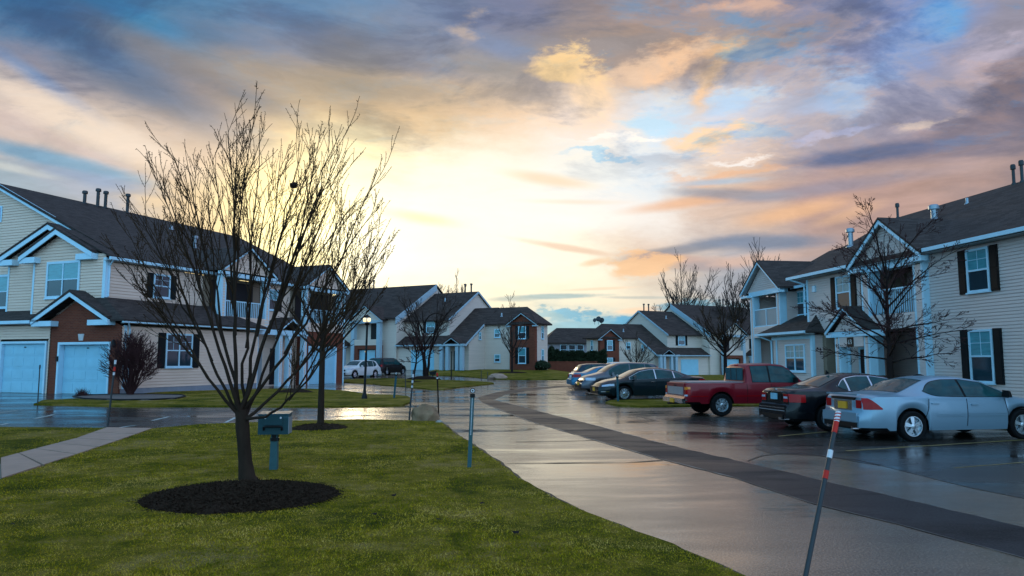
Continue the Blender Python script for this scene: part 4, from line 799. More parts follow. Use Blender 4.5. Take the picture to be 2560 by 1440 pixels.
# windows
window(E_, W0, -0.72, 0.24, 4.05, 5.5, 1, True, 0.34, 'shutter_brown', 0.031, 0.07)
window(E_, W0, -0.66, 0.34, 1.05, 2.8, 1, True, 0.34, 'shutter', 0.031, 0.07, top='glass_cyan', low='glass_dark')
window(E_, W0, -5.4, -4.4, 4.05, 5.5, 1, True, 0.34, 'shutter', 0.031, 0.07); window(E_, W0, -5.4, -4.4, 1.05, 2.8, 1, True, 0.34, 'shutter', 0.031, 0.07)
window(E_, W0, 6.78, 7.85, 4.02, 5.45, 1, True, 0.36, 'shutter_brown', 0.031, 0.07)
window(E_, WB, 11.4, 13.0, 4.05, 5.3, 2, True, 0, 'shutter', 0.031, 0.07)
window(E_, P, 9.75, 11.5, 1.25, 2.55, 2, True, 0, 'shutter', 0.031, 0.07)
trim.mark(); W0.box(trim, 10.12, 10.27, 0.030, 0.045, 3.0, 5.6); trim.mark(); trim.box(10.23, 10.28, -0.5, 0.04, 3.0, 5.6)
# main roof and gutter
YR, ZE = -5.3, 8.88
rf.slab([(-14, 0.45, 5.78), (11.2, 0.45, 5.78), (11.2, YR, ZE), (-14, YR, ZE)], 0.14); rf.slab([(-14, YR, ZE), (11.2, YR, ZE), (11.2, -11, 5.78), (-14, -11, 5.78)], 0.14)
rf.slab([(11.2, -0.55, 5.52), (16.8, -0.55, 5.52), (16.8, -5.3, 8.1), (11.2, -5.3, 8.1)], 0.14)
gut.box(-14, 1.7, 0.44, 0.56, 5.66, 5.79); gut.mark(); gut.box(6.3, 11.2, 0.44, 0.56, 5.66, 5.79); gut.mark(); gut.box(11.25, 12.7, -0.6, -0.49, 5.4, 5.53)
soff.box(-14, 11.2, 0.03, 0.44, 5.62, 5.66)
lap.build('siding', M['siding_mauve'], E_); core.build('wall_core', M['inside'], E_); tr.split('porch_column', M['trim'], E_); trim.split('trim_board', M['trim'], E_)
gut.split('gutter', M['trim'], E_); soff.build('soffit', M['soffit'], E_); roofE = rf.build('roof', M['roof'], E_, fix=True)
mb = MB(); mb.box(-14, 2.1, 0.0, 0.03, 0, 0.2); mb.build('foundation', M['concrete_found'], E_)
downspout(E_, [(10.9, 0.5, 5.66), (10.35, 0.1, 5.4), (10.35, 0.1, 3.9)]); downspout(E_, [(13.4, 1.0, 3.02), (12.75, 0.6, 2.75), (12.75, 0.6, 0)])
def roofpt_E(px, py):
    d = ray(px, py); o2 = -EF; ca, sa_ = math.cos(R(98)), math.sin(R(98)); lx = lambda v: (v[0] * ca + v[1] * sa_, -v[0] * sa_ + v[1] * ca)
    a, b = lx(o2), lx(d); k = (ZE - 5.78) / (YR - 0.45)
    t = (5.78 + k * (a[1] - 0.45) - EYE) / (d.z - k * b[1]); return a[0] + b[0] * t, a[1] + b[1] * t, EYE + d.z * t
for px, py, r_, hh in ((2336, 548, 0.13, 0.5), (2127, 615, 0.12, 0.75), (2418, 508, 0.06, 0.3)):
    x, y, z = roofpt_E(px, py); vent(roofE, x, y, z - 0.08, r_, hh, 'galv', r_ > .1)
for u, hh in ((3.22, 0.72), (3.62, 0.66), (10.6, 0.6)): vent(roofE, u, YR + 0.12, ZE - 0.12, 0.06, hh, 'pipe_dark')
mb = MB(); W0.box(mb, 9.45, 9.68, 0.03, 0.10, 4.95, 5.25); mb.build('wall_vent', M['trim'], E_)

# ---------- the two far townhouses, mirror images of one plan
def far_house(name, label, K, ang, mir, base):
    root = thing(name, label, 'house', (K[0], K[1], base), ang, 'townhouses of the estate')
    sx = -1 if mir else 1
    class FF(Facade):
        pass
    def front(y): return Facade((0, y), 0) if not mir else Facade((0, y), R(180), -1)
    def side(x): return Facade((x * sx, 0), R(90), 1 if not mir else -1)
    w, t, r, b_, f, s2, sh, gd, dk = MB(), MB(), MB(), MB(), MB(), MB(), MB(), MB(), MB()
    def bx(mb, x0, x1, y0, y1, z0, z1):
        if mb is t or mb is dk: mb.mark()
        mb.box(min(x0 * sx, x1 * sx), max(x0 * sx, x1 * sx), y0, y1, z0, z1)
    def sl(mb, P, th=0.16): mb.slab([(p[0] * sx, p[1], p[2]) for p in P], th)
    # wing with the brick bay
    bx(w, -6.6, 0, 0.02, 3.3, 0, 5.3); bx(b_, -3.2, 0.05, -0.15, 0.4, 0, 5.3)
    b_.prism([(-3.2 * sx, -0.15, 5.3), (0.05 * sx, -0.15, 5.3), (-1.57 * sx, -0.15, 6.35)], 0, (0, 0.55, 0))
    F = front(-0.15); gable_trim(t, F, -1.57, 2.0, 5.25, 6.6, 0, 0.35, 0.2, 0.6)
    bx(t, -6.6, 0.4, -0.35, -0.25, 5.22, 5.36); bx(t, 0.3, 0.4, -0.3, 3.6, 5.22, 5.36)
    sl(r, [(-6.6, -0.4, 5.36), (0.45, -0.4, 5.36), (-2.6, 3.2, 7.5), (-6.6, 3.2, 7.5)]); sl(r, [(0.45, -0.4, 5.36), (0.45, 3.7, 5.36), (-2.6, 3.2, 7.5)]); sl(r, [(-6.6, 3.2, 7.5), (-2.6, 3.2, 7.5), (0.45, 3.7, 5.36), (-6.6, 3.7, 5.36)])
    gable_roof(r, F, -1.57, 2.0, 5.25, 6.6, -2.6, 0.35, 0.12)
    # long catslide over the entry
    bx(w, -9.9, -6.6, -3.6, 6, 0, 3.0); w.prism([(-6.62 * sx, -3.6, 3.0), (-6.62 * sx, 0.02, 3.0), (-6.62 * sx, 0.02, 5.1)], 0, (-0.2 * sx, 0, 0))
    sl(r, [(-10.1, -4.6, 2.85), (-6.5, -4.6, 2.85), (-6.5, 3.2, 7.55), (-10.1, 3.2, 7.55)]); s1 = side(-6.5); s1.rake(t, -4.6, 2.85, -0.4, 5.36, 0.0, 0.06, 0.22)
    for u in (-9.6, -8.8, -7.5, -6.9): bx(t, u, u + 0.4, -5.1, -4.7, 0, 2.75)
    bx(t, -9.9, -6.3, -5.2, -4.5, 2.72, 2.95); bx(dk, -8.6, -7.7, -3.66, -3.61, 0, 2.2)
    gable_trim(t, front(-4.9), -8.0, 1.2, 2.95, 3.7, 0, 0.3, 0.16, 0); gable_roof(r, front(-4.9), -8.0, 1.2, 2.95, 3.7, -2, 0.3, 0.1)
    # first block with gable end
    G1 = [(-2.6, 6.0), (10, 6.0)]
    bx(w, -16.2, -9.9, -2.6, 10, 0, 6.0); w.prism([(-9.91 * sx, -2.6, 6.0), (-9.91 * sx, 10, 6.0), (-9.91 * sx, 3.7, 9.55)], 0, (-0.3 * sx, 0, 0))
    sl(r, [(-16.2, -3.1, 5.85), (-9.7, -3.1, 5.85), (-9.7, 3.7, 9.7), (-16.2, 3.7, 9.7)]); sl(r, [(-16.2, 3.7, 9.7), (-9.7, 3.7, 9.7), (-9.7, 10.5, 5.85), (-16.2, 10.5, 5.85)])
    side(-9.7).rake(t, -3.1, 5.85, 3.7, 9.7, 0.0, 0.06, 0.24); side(-9.7).rake(t, 3.7, 9.7, 10.5, 5.85, 0.0, 0.06, 0.24)
    sl(r, [(-16.2, -4.6, 2.9), (-10, -4.6, 2.9), (-10, -2.6, 4.0), (-16.2, -2.6, 4.0)]); bx(w, -16.2, -10, -4.1, -2.6, 0, 2.9); bx(t, -16.2, -10, -4.7, -4.6, 2.75, 2.9)
    # second, taller block with the balcony gable
    bx(w, -31.7, -16.2, -4.4, 10, 0, 6.3); w.prism([(-16.21 * sx, -4.4, 6.3), (-16.21 * sx, 10, 6.3), (-16.21 * sx, 3.7, 10.75)], 0, (-0.3 * sx, 0, 0))
    sl(r, [(-31.7, -4.9, 6.15), (-16, -4.9, 6.15), (-16, 3.7, 10.9), (-31.7, 3.7, 10.9)]); sl(r, [(-31.7, 3.7, 10.9), (-16, 3.7, 10.9), (-16, 10.5, 6.5), (-31.7, 10.5, 6.5)])
    side(-16).rake(t, -4.9, 6.15, 3.7, 10.9, 0.0, 0.06, 0.8)
    B = front(-5.4); gable_trim(t, B, -20.1, 2.6, 5.95, 7.75, 0, 0.3, 0.2, 0.8); gable_roof(r, B, -20.1, 2.6, 5.95, 7.75, -3.5, 0.3, 0.12)
    w.prism([((-20.1 - 2.2) * sx, -5.4, 5.9), ((-20.1 + 2.2) * sx, -5.4, 5.9), (-20.1 * sx, -5.4, 7.5)], 0, (0, 0.2, 0))
    bx(t, -22.4, -17.8, -5.4, -5.1, 5.55, 5.9)
    for u in (-22.3, -18.4): bx(t, u, u + 0.5, -5.4, -4.9, 0, 5.55)
    bx(w, -21.8, -18.4, -5.35, -4.4, 2.9, 3.6); bx(dk, -20, -18.5, -4.46, -4.41, 3.6, 5.5); b_.mark(); bx(b_, -21.8, -21.3, -5.3, -4.35, 0, 2.9); b_.mark(); bx(b_, -18.6, -18.2, -5.3, -4.35, 0, 2.9); b_.mark(); bx(b_, -21.3, -18.6, -5.3, -4.35, 2.45, 2.9)
    gable_trim(t, front(-5.6), -24.3, 1.4, 2.9, 3.8, 0, 0.3, 0.16, 0); gable_roof(r, front(-5.6), -24.3, 1.4, 2.9, 3.8, -1.5, 0.3, 0.1)
    for u in (-25.5, -23.4): bx(t, u, u + 0.4, -5.8, -5.4, 0, 2.8)
    bx(t, -25.7, -22.9, -5.8, -5.3, 2.65, 2.9); bx(dk, -24.7, -23.9, -4.46, -4.41, 0, 2.1); bx(dk, -25, -24.6, -4.45, -4.41, 2.35, 2.75)
    bx(w, -31.7, -27.1, -5.9, -4.4, 0, 2.7); sl(r, [(-31.7, -6.4, 2.75), (-26.7, -6.4, 2.75), (-26.7, -4.4, 3.7), (-31.7, -4.4, 3.7)])
    w.build('wall', M['siding_far'], root, fix=True); b_.split('brick_bay', M['brick'], root, fix=True); t.split('trim_board', M['trim_far'], root); ro = r.build('roof', M['roof_far'], root, fix=True); dk.split('door', M['door_dark'], root)
    for F, u0, u1, y in ((front(-4.1), -14.1, -11.1, 0), (front(-4.9), -21.2, -18.7, 0), (front(-5.95), -30.9, -28.1, 0)): 
        g = MB(); F.box(g, u0 - 0.12, u1 + 0.12, 0.0, 0.03, 0, 2.32); F.box(g, u0, u1, 0.0, 0.05, 0.02, 2.2)
        for i in range(1, 4): F.box(g, u0, u1, 0.05, 0.06, i * 0.55 - 0.02, i * 0.55 + 0.02)
        g.build('garage_door', M['garage'], root)
    win = lambda F, u, z, wd=1.0, hh=1.45, sh=0.36, **k: window(root, F, u - wd / 2, u + wd / 2, z, z + hh, 1, False, sh, 'shutter', 0.02, 0.09, **k)
    Fb = front(-0.15); win(Fb, -1.57, 3.55); win(Fb, -1.57, 0.75, hh=1.8); win(front(0), -4.9, 3.75, 0.8, 1.0, 0); win(front(0), -4.9, 0.9, 0.8, 0.9, 0)
    win(side(0), 1.9, 3.55, 0.6, 1.5, 0); win(side(0), 1.9, 0.9, 0.6, 1.5, 0); win(side(-6.6), -1.2, 3.5, 0.5, 0.9, 0, low='glass_dark'); win(front(-2.6), -12.5, 4.35, 1.3, 1.45, 0.4); win(front(-4.4), -25.1, 3.9, 1.2, 1.5, 0.4)
    for x, y, z, hh in ((-10.7, 3.6, 9.55, 1.0), (-11.6, 3.6, 9.55, 1.0), (-26.2, 3.6, 10.7, 1.1), (-27.7, 3.6, 10.7, 1.2), (-26.9, 3.6, 10.7, 1.2)): vent(ro, x * sx, y, z, 0.1, hh, 'pipe_dark')
    for x, y, z in ((-5, 1.2, 6.25), (-13.2, 1.5, 8.4), (-25.2, -1, 8.3)): vent(ro, x * sx, y, z, 0.1, 0.45, 'galv', False)
    return root, ro
KB = at(1338, 900, 82); farB, roB = far_house('townhouse', 'far pale townhouse with brick two-storey bay, beyond the white crossover and black minivan', (KB.x, KB.y), R(-28), False, h(KB.x, KB.y + 3))
KD = at(1500, 900, 101); farD, roD = far_house('townhouse', 'far townhouse with narrow brick bay and satellite dishes on its roof, behind parked cars', (KD.x, KD.y), R(28), True, -0.42)
# satellite dishes on the far right roof
for i, (dx, dz, rr) in enumerate(((-0.55, 0.55, 0.3), (0.1, 0.75, 0.4), (0.65, 0.55, 0.42))):
    mb = MB(); q = Vector((-0.7, -0.4, 0.25)).normalized()
    a_ = q.orthogonal().normalized(); c_ = q.cross(a_); n = 12
    P = [q * 0.03] + [a_ * math.cos(6.283 * j / n) * rr + c_ * math.sin(6.283 * j / n) * rr - q * 0.0 for j in range(n)]
    Pb = [p - q * 0.05 for p in P]; mb.add(P + Pb, [(0, 1 + j, 1 + (j + 1) % n) for j in range(n)] + [(n + 1, n + 2 + (j + 1) % n, n + 2 + j) for j in range(n)] + [(1 + j, n + 2 + j, n + 2 + (j + 1) % n, 1 + (j + 1) % n) for j in range(n)])
    mb.tube([-q * 0.02, q * 0.25 + Vector((0, 0, -0.2))], 0.02, 5); mb.tube([-q * 0.04, (0, 0, -dz - 0.1)], 0.03, 5)
    o = mb.build('satellite_dish', M['pipe_dark'], roD, loc=(2.0 + dx, 3.3, 7.45 + dz))
# ---------- dark house at the end of the street
CX = at(1425, 900, 138)
Hc = thing('house', 'distant dark-roofed grey house seen in the gap between the two far townhouses', 'house', (CX.x, CX.y, -0.2), R(6))
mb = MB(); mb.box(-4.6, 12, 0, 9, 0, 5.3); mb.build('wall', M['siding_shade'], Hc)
mb = MB(); mb.slab([(-5.2, -0.5, 5.3), (12.5, -0.5, 5.3), (9, 4.5, 8.3), (-1.8, 4.5, 8.3)], 0.2); mb.slab([(-5.2, -0.5, 5.3), (-1.8, 4.5, 8.3), (-5.2, 9.5, 5.3)], 0.2); mb.slab([(-1.8, 4.5, 8.3), (9, 4.5, 8.3), (12.5, 9.5, 5.3), (-5.2, 9.5, 5.3)], 0.2); mb.build('roof', M['roof_far'], Hc, fix=True)
for u in (-1.2, 0.4, 2.0): window(Hc, Facade((0, 0), 0), u - 0.65, u + 0.65, 3.0, 4.9, 1, False, 0, top='glass_dark', low='glass_dark')
mb = MB(); mb.box(-2.2, 3.2, -1.8, -0.01, 2.0, 2.2); mb.build('deck', M['soffit'], Hc)
mb = MB(); mb.box(4.2, 8, -0.6, -0.01, 1.9, 2.1); mb.build('awning', M['door_dark'], Hc)
# low brick wall and hedge in that gap
wl = at(1366, 930, 93); wr = at(1490, 930, 93)
mb = MB(); mb.box(0, wr.x - wl.x, 0, 0.35, -0.6, 1.45)
for k in range(6): mb.box(k * 1.25 + 0.01, k * 1.25 + 0.3, -0.05, -0.001, -0.6, 1.55)
mb.box(0, wr.x - wl.x, -0.04, 0.4, 1.452, 1.52); tag(mb.build('garden_wall', M['brick'], None, loc=(wl.x, wl.y, 0.1)), 'long low red-brown brick wall below the dark hedge at the end of the street', 'wall')
# ------------------------------------------------------------------ vehicles
def interp(P, x):
    if x <= P[0][0]: return P[0][1]
    for (a, b), (c, d) in zip(P, P[1:]):
        if x <= c: return b + (d - b) * (x - a) / (c - a)
    return P[-1][1]
def smoothed(P, x, k=0.06): return 0.25 * interp(P, x - k) + 0.5 * interp(P, x) + 0.25 * interp(P, x + k)

class Car:
    """body lofted from a side profile; x from the rear bumper (0) to the front (L), y to the car's left, z up"""
    def __init__(s, label, cat, name, pm, L, W, top, belt, roofw, hw, wheels, wr, sill=0.24, group=None, tumble=0.0, roof_span=None, kink=0.06):
        s.L, s.W, s.top, s.belt, s.rw, s.hwp, s.wx, s.wr, s.sill, s.k = L, W, top, belt, roofw, hw, wheels, wr, sill, kink
        s.root = thing(name, label, cat, group=group); s.pm = pm
        s.body()
    def zt(s, x): return smoothed(s.top, x, s.k)
    def zb(s, x): return min(smoothed(s.belt, x, .08), s.zt(x) - 0.012)
    def hw(s, x): return smoothed(s.hwp, x, .08) * s.W / 2
    def low(s, x):
        z = s.sill + (0.06 if x < 0.5 or x > s.L - 0.5 else 0)
        for w in s.wx:
            d = abs(x - w); Rr = s.wr + 0.07
            if d < Rr: z = max(z, s.wr + math.sqrt(Rr * Rr - d * d))
        return min(z, s.zb(x) - 0.08)
    def push(s, x, z):      # bumpers stand out beyond the tail and nose
        f = max(0, min(1, (0.66 - z) / 0.10))
        if x < 0.5: x -= 0.10 * (1 - x / 0.5) * f
        if x > s.L - 0.5: x += 0.09 * (1 - (s.L - x) / 0.5) * f
        return x
    def ring(s, x):
        zl, zb, zt, w = s.low(x), s.zb(x), s.zt(x), s.hw(x); wt = min(w * 0.93, smoothed(s.rw, x, .06) * s.W / 2)
        crown = min(0.045, max(0.006, (zt - zb) * 0.3)); ze = zt - crown
        f = lambda t: zl + (zb - zl) * t
        b = 0.965
        P = [(w * .955, zl), (w * .985, f(.2)), (w, f(.45)), (w * .998, f(.62)), (w * .985, f(.82)), (w * b, zb)]
        for t in (.12, .5, .85): P.append((w * (b - .012) * (1 - t) + wt * t + 0.02 * math.sin(math.pi * t) * min(1, (ze - zb) / .3), zb + (ze - zb) * t))
        P += [(wt * .985, ze), (wt * .90, zt - crown * .62), (wt * .5, zt - crown * .16), (0, zt)]
        return P
    def side_y(s, x, z):
        P = s.ring(x)[:10]
        for (y0, z0), (y1, z1) in zip(P, P[1:]):
            if z <= z1 or (y1, z1) == P[-1]:
                t = 0 if z1 - z0 < 1e-5 else max(0, min(1, (z - z0) / (z1 - z0))); return y0 + (y1 - y0) * t
    def xs(s):
        n = int(s.L / 0.05); X = [s.L * i / n for i in range(n + 1)]
        for w in s.wx: X += [w - s.wr - .071, w - s.wr - .06, w + s.wr + .06, w + s.wr + .071]
        for P in (s.top,): X += [p[0] for p in P if 0 < p[0] < s.L]
        X = sorted(X); return [x for i, x in enumerate(X) if i == 0 or x - X[i - 1] > 0.008]
    def body(s):
        mb = MB(); X = s.xs(); n = 13
        for sg in (1, -1):
            b = len(mb.v)
            for x in X: mb.v += [(s.push(x, z), y * sg, z) for y, z in s.ring(x)]
            for i in range(len(X) - 1):
                for j in range(n - 1):
                    q = (b + i * n + j, b + (i + 1) * n + j, b + (i + 1) * n + j + 1, b + i * n + j + 1)
                    mb.f.append(q if sg < 0 else q[::-1])
        for x, inv in ((0, 0), (s.L, 1)):
            P = s.ring(x); b = len(mb.v)
            for y, z in P[:12]: mb.v += [(s.push(x, z), y, z), (s.push(x, z), -y, z)]
            mb.v.append((x, 0, P[12][1]))
            for j in range(11):
                q = (b + 2 * j, b + 2 * j + 1, b + 2 * j + 3, b + 2 * j + 2); mb.f.append(q[::-1] if not inv else q)
            q = (b + 22, b + 23, b + 24); mb.f.append(q[::-1] if not inv else q)
        me_ = mb.build('body', s.pm, s.root)
        bm = bmesh.new(); bm.from_mesh(me_.data); bmesh.ops.remove_doubles(bm, verts=bm.verts, dist=0.0008); bmesh.ops.recalc_face_normals(bm, faces=bm.faces); bm.to_mesh(me_.data); bm.free()
        me_.data.shade_smooth(); me_.data.set_sharp_from_angle(angle=R(38)); s.b = me_
        ub = MB(); ub.box(0.15, s.L - 0.15, -s.W * .36, s.W * .36, s.sill - 0.02, s.sill + 0.34); ub.build('underbody', M['plastic'], s.root)
    def side_patch(s, name, x0, x1, zlo, zhi, m, sides=(1, -1), off=0.006, nz=4, parent=None, step=.05, th=0):
        for sg in sides:
            mb = MB(); n = max(2, int((x1 - x0) / step)); X = [x0 + (x1 - x0) * i / n for i in range(n + 1)]
            for x in X:
                a = zlo(x) if callable(zlo) else zlo; b = zhi(x) if callable(zhi) else zhi; b = max(a + .002, b)
                for j in range(nz + 1):
                    z = a + (b - a) * j / nz; mb.v.append((s.push(x, z), sg * (s.side_y(x, z) + off), z))
            for i in range(n):
                for j in range(nz):
                    q = (i * (nz + 1) + j, (i + 1) * (nz + 1) + j, (i + 1) * (nz + 1) + j + 1, i * (nz + 1) + j + 1)
                    mb.f.append(q if sg < 0 else q[::-1])
            o = mb.build(name, m, parent or s.root, smooth=50)
        return o
    def side_glass(s, x0, x1, posts=(), m='car_glass', edge=None, up=0.055, dn=0.025, round_=0.0, nose=None):
        """band of side windows between x0 and x1; edge = material of a bright surround"""
        fl = lambda x: s.zb(x) + dn + round_ * max(0, 1 - (x - x0) / .35) ** 2
        fh = lambda x: s.zt(x) - up - 0.03 - round_ * 1.3 * max(0, 1 - (x - x0) / .40) ** 2
        if edge:
            s.side_patch('window_trim', x0 - .014, x1 + .018, lambda x: fl(x) - .011, lambda x: fh(x) + .011, M[edge], off=.004, nz=8)
        cuts = [x0] + list(posts) + [x1]
        for i, (a, b) in enumerate(zip(cuts, cuts[1:])):
            s.side_patch('side_window', a + (.03 if i else 0), b - (.03 if i < len(cuts) - 2 else 0), fl, fh, M[m], off=.014, nz=8)
    def screen(s, name, x0, x1, wf=.88, off=.008):
        mb = MB(); n = max(3, int(abs(x1 - x0) / .05)); k = 6; pts = []
        for i in range(n + 1):
            x = x0 + (x1 - x0) * i / n; P = s.ring(x)[9:]; row = []
            w = P[0][0] * wf
            for j in range(-k, k + 1):
                y = w * j / k; z = interp(sorted([(-a, b) for a, b in P] + [(a, b) for a, b in P[:-1]]), y)
                row.append((x, y, z))
            pts.append(row)
        nx = s.zt(x1) - s.zt(x0); nn = Vector((-nx, 0, x1 - x0)).normalized()
        if nn.z < 0: nn = -nn
        for row in pts: mb.v += [tuple(Vector(p) + nn * off) for p in row]
        w_ = 2 * k + 1
        for i in range(n):
            for j in range(w_ - 1): mb.f.append((i * w_ + j, (i + 1) * w_ + j, (i + 1) * w_ + j + 1, i * w_ + j + 1))
        return mb.build(name, M['car_glass'], s.root, smooth=50)
    def end_box(s, name, end, y0, y1, z0, z1, m, d=0.02, base=None, bev=0.0, parent=None, tilt=0):
        x = s.push(0 if end == 'r' else s.L, (z0 + z1) / 2) if base is None else base
        a, b = (x - d, x + .03) if end == 'r' else (x - .03, x + d)
        mb = MB(); mb.box(a, b, y0, y1, z0, z1)
        o = mb.build(name, M[m] if isinstance(m, str) else m, parent or s.root); return o
    def wheels(s, kind='five', rim='rim', rr=0.68, rw=0.2, off=0.10):
        r = s.wr
        for x in s.wx:
            for sg in (1, -1):
                y = sg * (s.hw(x) - off)
                w = bpy.data.objects.new('wheel', None); COL.objects.link(w); w.parent = s.root; w.location = (x, y, r)
                mb = MB(); mb.lathe([(a_, b_ * sg) for a_, b_ in ((r * .62, -rw / 2), (r * .9, -rw / 2), (r * .99, -rw * .36), (r, 0), (r * .99, rw * .36), (r * .9, rw / 2), (r * rr, rw / 2 - .012), (r * rr, -.01), (r * .5, -.012))], k=28, axis='y')
                mb.build('tyre', M['tyre'], w, smooth=40)
                mb = MB(); ys = sg * (rw / 2 - .055); q = r * rr
                mb.lathe([(q * .98, ys - sg * .02), (q * .98, ys + sg * .035), (q * .90, ys + sg * .035), (q * .86, ys - sg * .02)], k=28, axis='y')
                n, wd, tw = {'five': (5, .20, .5), 'six': (6, .2, 0), 'ten': (10, .085, 0), 'steel': (8, .14, 0)}[kind]
                for i in range(n):
                    a = 2 * math.pi * i / n + .3; c, d = math.cos(a), math.sin(a); t = Vector((-d, 0, c)); e = Vector((c, 0, d))
                    w0, w1 = wd * q * 1.05, wd * q * (.62 if kind == 'five' else .85); P = []
                    for yy in (ys - .01 * sg, ys + .022 * sg):
                        for rad, ww in ((q * .16, w1 * 1.0), (q * .92, w0)):
                            for sd in (-1, 1): P.append(e * rad + t * (ww * sd) + t * (tw * q * .16 * (rad / q)) + Vector((0, yy + (.012 * sg if rad < q * .3 else 0), 0)))
                    mb.hexa([P[0], P[1], P[3], P[2], P[4], P[5], P[7], P[6]])
                mb.lathe([(q * .26, ys - sg * .01), (q * .26, ys + sg * .035), (q * .12, ys + sg * .045)], k=14, axis='y')
                mb.build('rim', M[rim], w, smooth=35)
                mb = MB(); mb.lathe([(q * .97, ys - sg * .03), (q * .97, ys - sg * .022)], k=20, axis='y'); mb.build('brake', M['hub_dark'], w)
    def mirror(s, x, m=None, z=None):
        z = z or s.zb(x) + .06
        for sg in (1, -1):
            y = sg * (s.side_y(x, s.zb(x)) + .1); mb = MB()
            mb.add([(x + dx, y + dy * sg, z + dz) for dx, dy, dz in ((-.05, -.11, -.02), (-.06, .10, -.04), (.06, .07, -.04), (.07, -.09, -.02), (-.04, -.09, .12), (-.05, .09, .11), (.03, .06, .09), (.05, -.08, .09))],
                   [(3, 2, 1, 0), (4, 5, 6, 7), (0, 1, 5, 4), (1, 2, 6, 5), (2, 3, 7, 6), (3, 0, 4, 7)])
            mb.build('mirror', m or s.pm, s.root, smooth=60, fix=True)
    def handle(s, x, z, m=None, w=.17):
        for sg in (1, -1):
            y = s.side_y(x, z); mb = MB(); mb.box(x - w / 2, x + w / 2, sg * (y - .01) if sg > 0 else -(y + .028), y + .028 if sg > 0 else -(y - .01), z - .016, z + .016); mb.build('door_handle', m or s.pm, s.root)
    def seam(s, x, z0, z1, lean=0.0):
        for sg in (1, -1):
            mb = MB(); n = 8
            pts = [(s.push(x + lean * i / n, z0), sg * (s.side_y(x + lean * i / n, z0 + (z1 - z0) * i / n) + .001), z0 + (z1 - z0) * i / n) for i in range(n + 1)]
            mb.tube(pts, .008, 4); mb.build('door_seam', M['plastic'], s.root)
    def plate(s, end, m, z, txt, y=0, base=None, w=.30, hgt=.16):
        x = s.push(0 if end == 'r' else s.L, z) if base is None else base
        o = s.end_box('number_plate', end, y - w / 2, y + w / 2, z - hgt / 2, z + hgt / 2, m, .025, x)
        return o
    def place(s, x, px, py, heading, side):
        """stand the car so that its wheel at x on the given side touches the ground under a sight line"""
        g = G(px, py); a = R(heading); u = Vector((math.cos(a), math.sin(a), 0)); v = Vector((-math.sin(a), math.cos(a), 0))
        p = g - u * x - v * side * (s.hw(x) - .1); s.root.location = (p.x, p.y, h(g.x, g.y) + .004); s.root.rotation_euler = (0, 0, a)
        return s

def sedan(label, pm, kind, name='parked_sedan'):
    if kind == 'silver':
        c = Car(label, 'car', name, pm, 4.95, 1.87,
            [(0, .86), (.04, .99), (.16, 1.035), (.62, 1.035), (.86, 1.06), (1.55, 1.345), (2.0, 1.425), (2.5, 1.43), (3.0, 1.36), (3.55, 1.13), (3.85, .985), (4.4, .89), (4.8, .76), (4.95, .60)],
            [(0, .84), (.2, .98), (1.2, .985), (2.4, .95), (3.4, .94), (4.3, .84), (4.95, .55)], [(0, .72), (.6, .74), (1.0, .74), (1.7, .64), (2.6, .64), (3.4, .74), (3.9, .80), (4.95, .60)],
            [(0, .70), (.06, .80), (.16, .89), (.4, .965), (.7, 1.0), (3.9, 1.0), (4.5, .96), (4.8, .85), (4.95, .66)], (1.06, 3.87), .335)
    elif kind == 'black':
        c = Car(label, 'car', name, pm, 4.6, 1.77,
            [(0, .90), (.04, 1.02), (.14, 1.055), (.6, 1.08), (.86, 1.11), (1.5, 1.38), (1.95, 1.455), (2.4, 1.455), (2.85, 1.39), (3.35, 1.14), (3.6, 1.03), (4.1, .94), (4.5, .80), (4.6, .64)],
            [(0, .88), (.2, 1.0), (1.2, 1.0), (3.2, .95), (4.1, .87), (4.6, .6)], [(0, .74), (.9, .76), (1.6, .64), (2.5, .64), (3.3, .76), (3.7, .82), (4.6, .66)],
            [(0, .74), (.06, .84), (.16, .92), (.4, .98), (.8, 1), (3.7, 1.0), (4.3, .95), (4.6, .72)], (.99, 3.75), .325)
    else:
        c = Car(label, 'car', name, pm, 4.92, 1.86,
            [(0, .88), (.04, 1.02), (.14, 1.06), (.5, 1.07), (.62, 1.08), (1.45, 1.36), (2.1, 1.455), (2.6, 1.455), (3.1, 1.37), (3.62, 1.12), (3.9, 1.0), (4.45, .90), (4.8, .78), (4.92, .62)],
            [(0, .86), (.2, 1.0), (1.2, 1.0), (2.5, .95), (3.5, .93), (4.3, .84), (4.92, .58)], [(0, .72), (.7, .74), (1.6, .62), (2.6, .62), (3.5, .75), (3.9, .82), (4.92, .62)],
            [(0, .82), (.12, .91), (.4, .985), (1.2, 1.0), (3.9, 1.0), (4.5, .95), (4.8, .84), (4.92, .66)], (1.07, 3.90), .335)
    return c

# silver sedan, nearest
s = sedan('silver sedan with an orange rear plate, parked tail towards the lane, nearest of the row', paint('silver_paint', (0.22, 0.33, 0.42), .4, .28), 'silver')
s.screen('rear_window', .9, 1.62, .92); s.screen('windscreen', 3.08, 3.78, .9)
s.side_glass(1.42, 3.55, (2.42,), edge='plastic', round_=.10, up=.05); s.wheels('five')
for f, z0 in (('tail_lamp', .70),):
    s.side_patch('tail_lamp', .0, .34, lambda x: .70 + .02 * x, lambda x: .95 - .22 * max(0, x - .10) / .24, M['tail_red'], off=.014, step=.02)
for sg in (1, -1): s.end_box('tail_lamp', 'r', min(sg * .46, sg * .64), max(sg * .46, sg * .64), .72, .90, 'tail_red', .012, 0.0)
s.end_box('spoiler', 'r', -.56, .56, 1.0, 1.035, s.pm, .05, 0.0); s.end_box('trunk_recess', 'r', -.42, .42, .90, .955, 'plastic', .024, 0.0); s.end_box('plate_recess', 'r', -.33, .33, .66, .88, 'chrome', .01, -0.01)
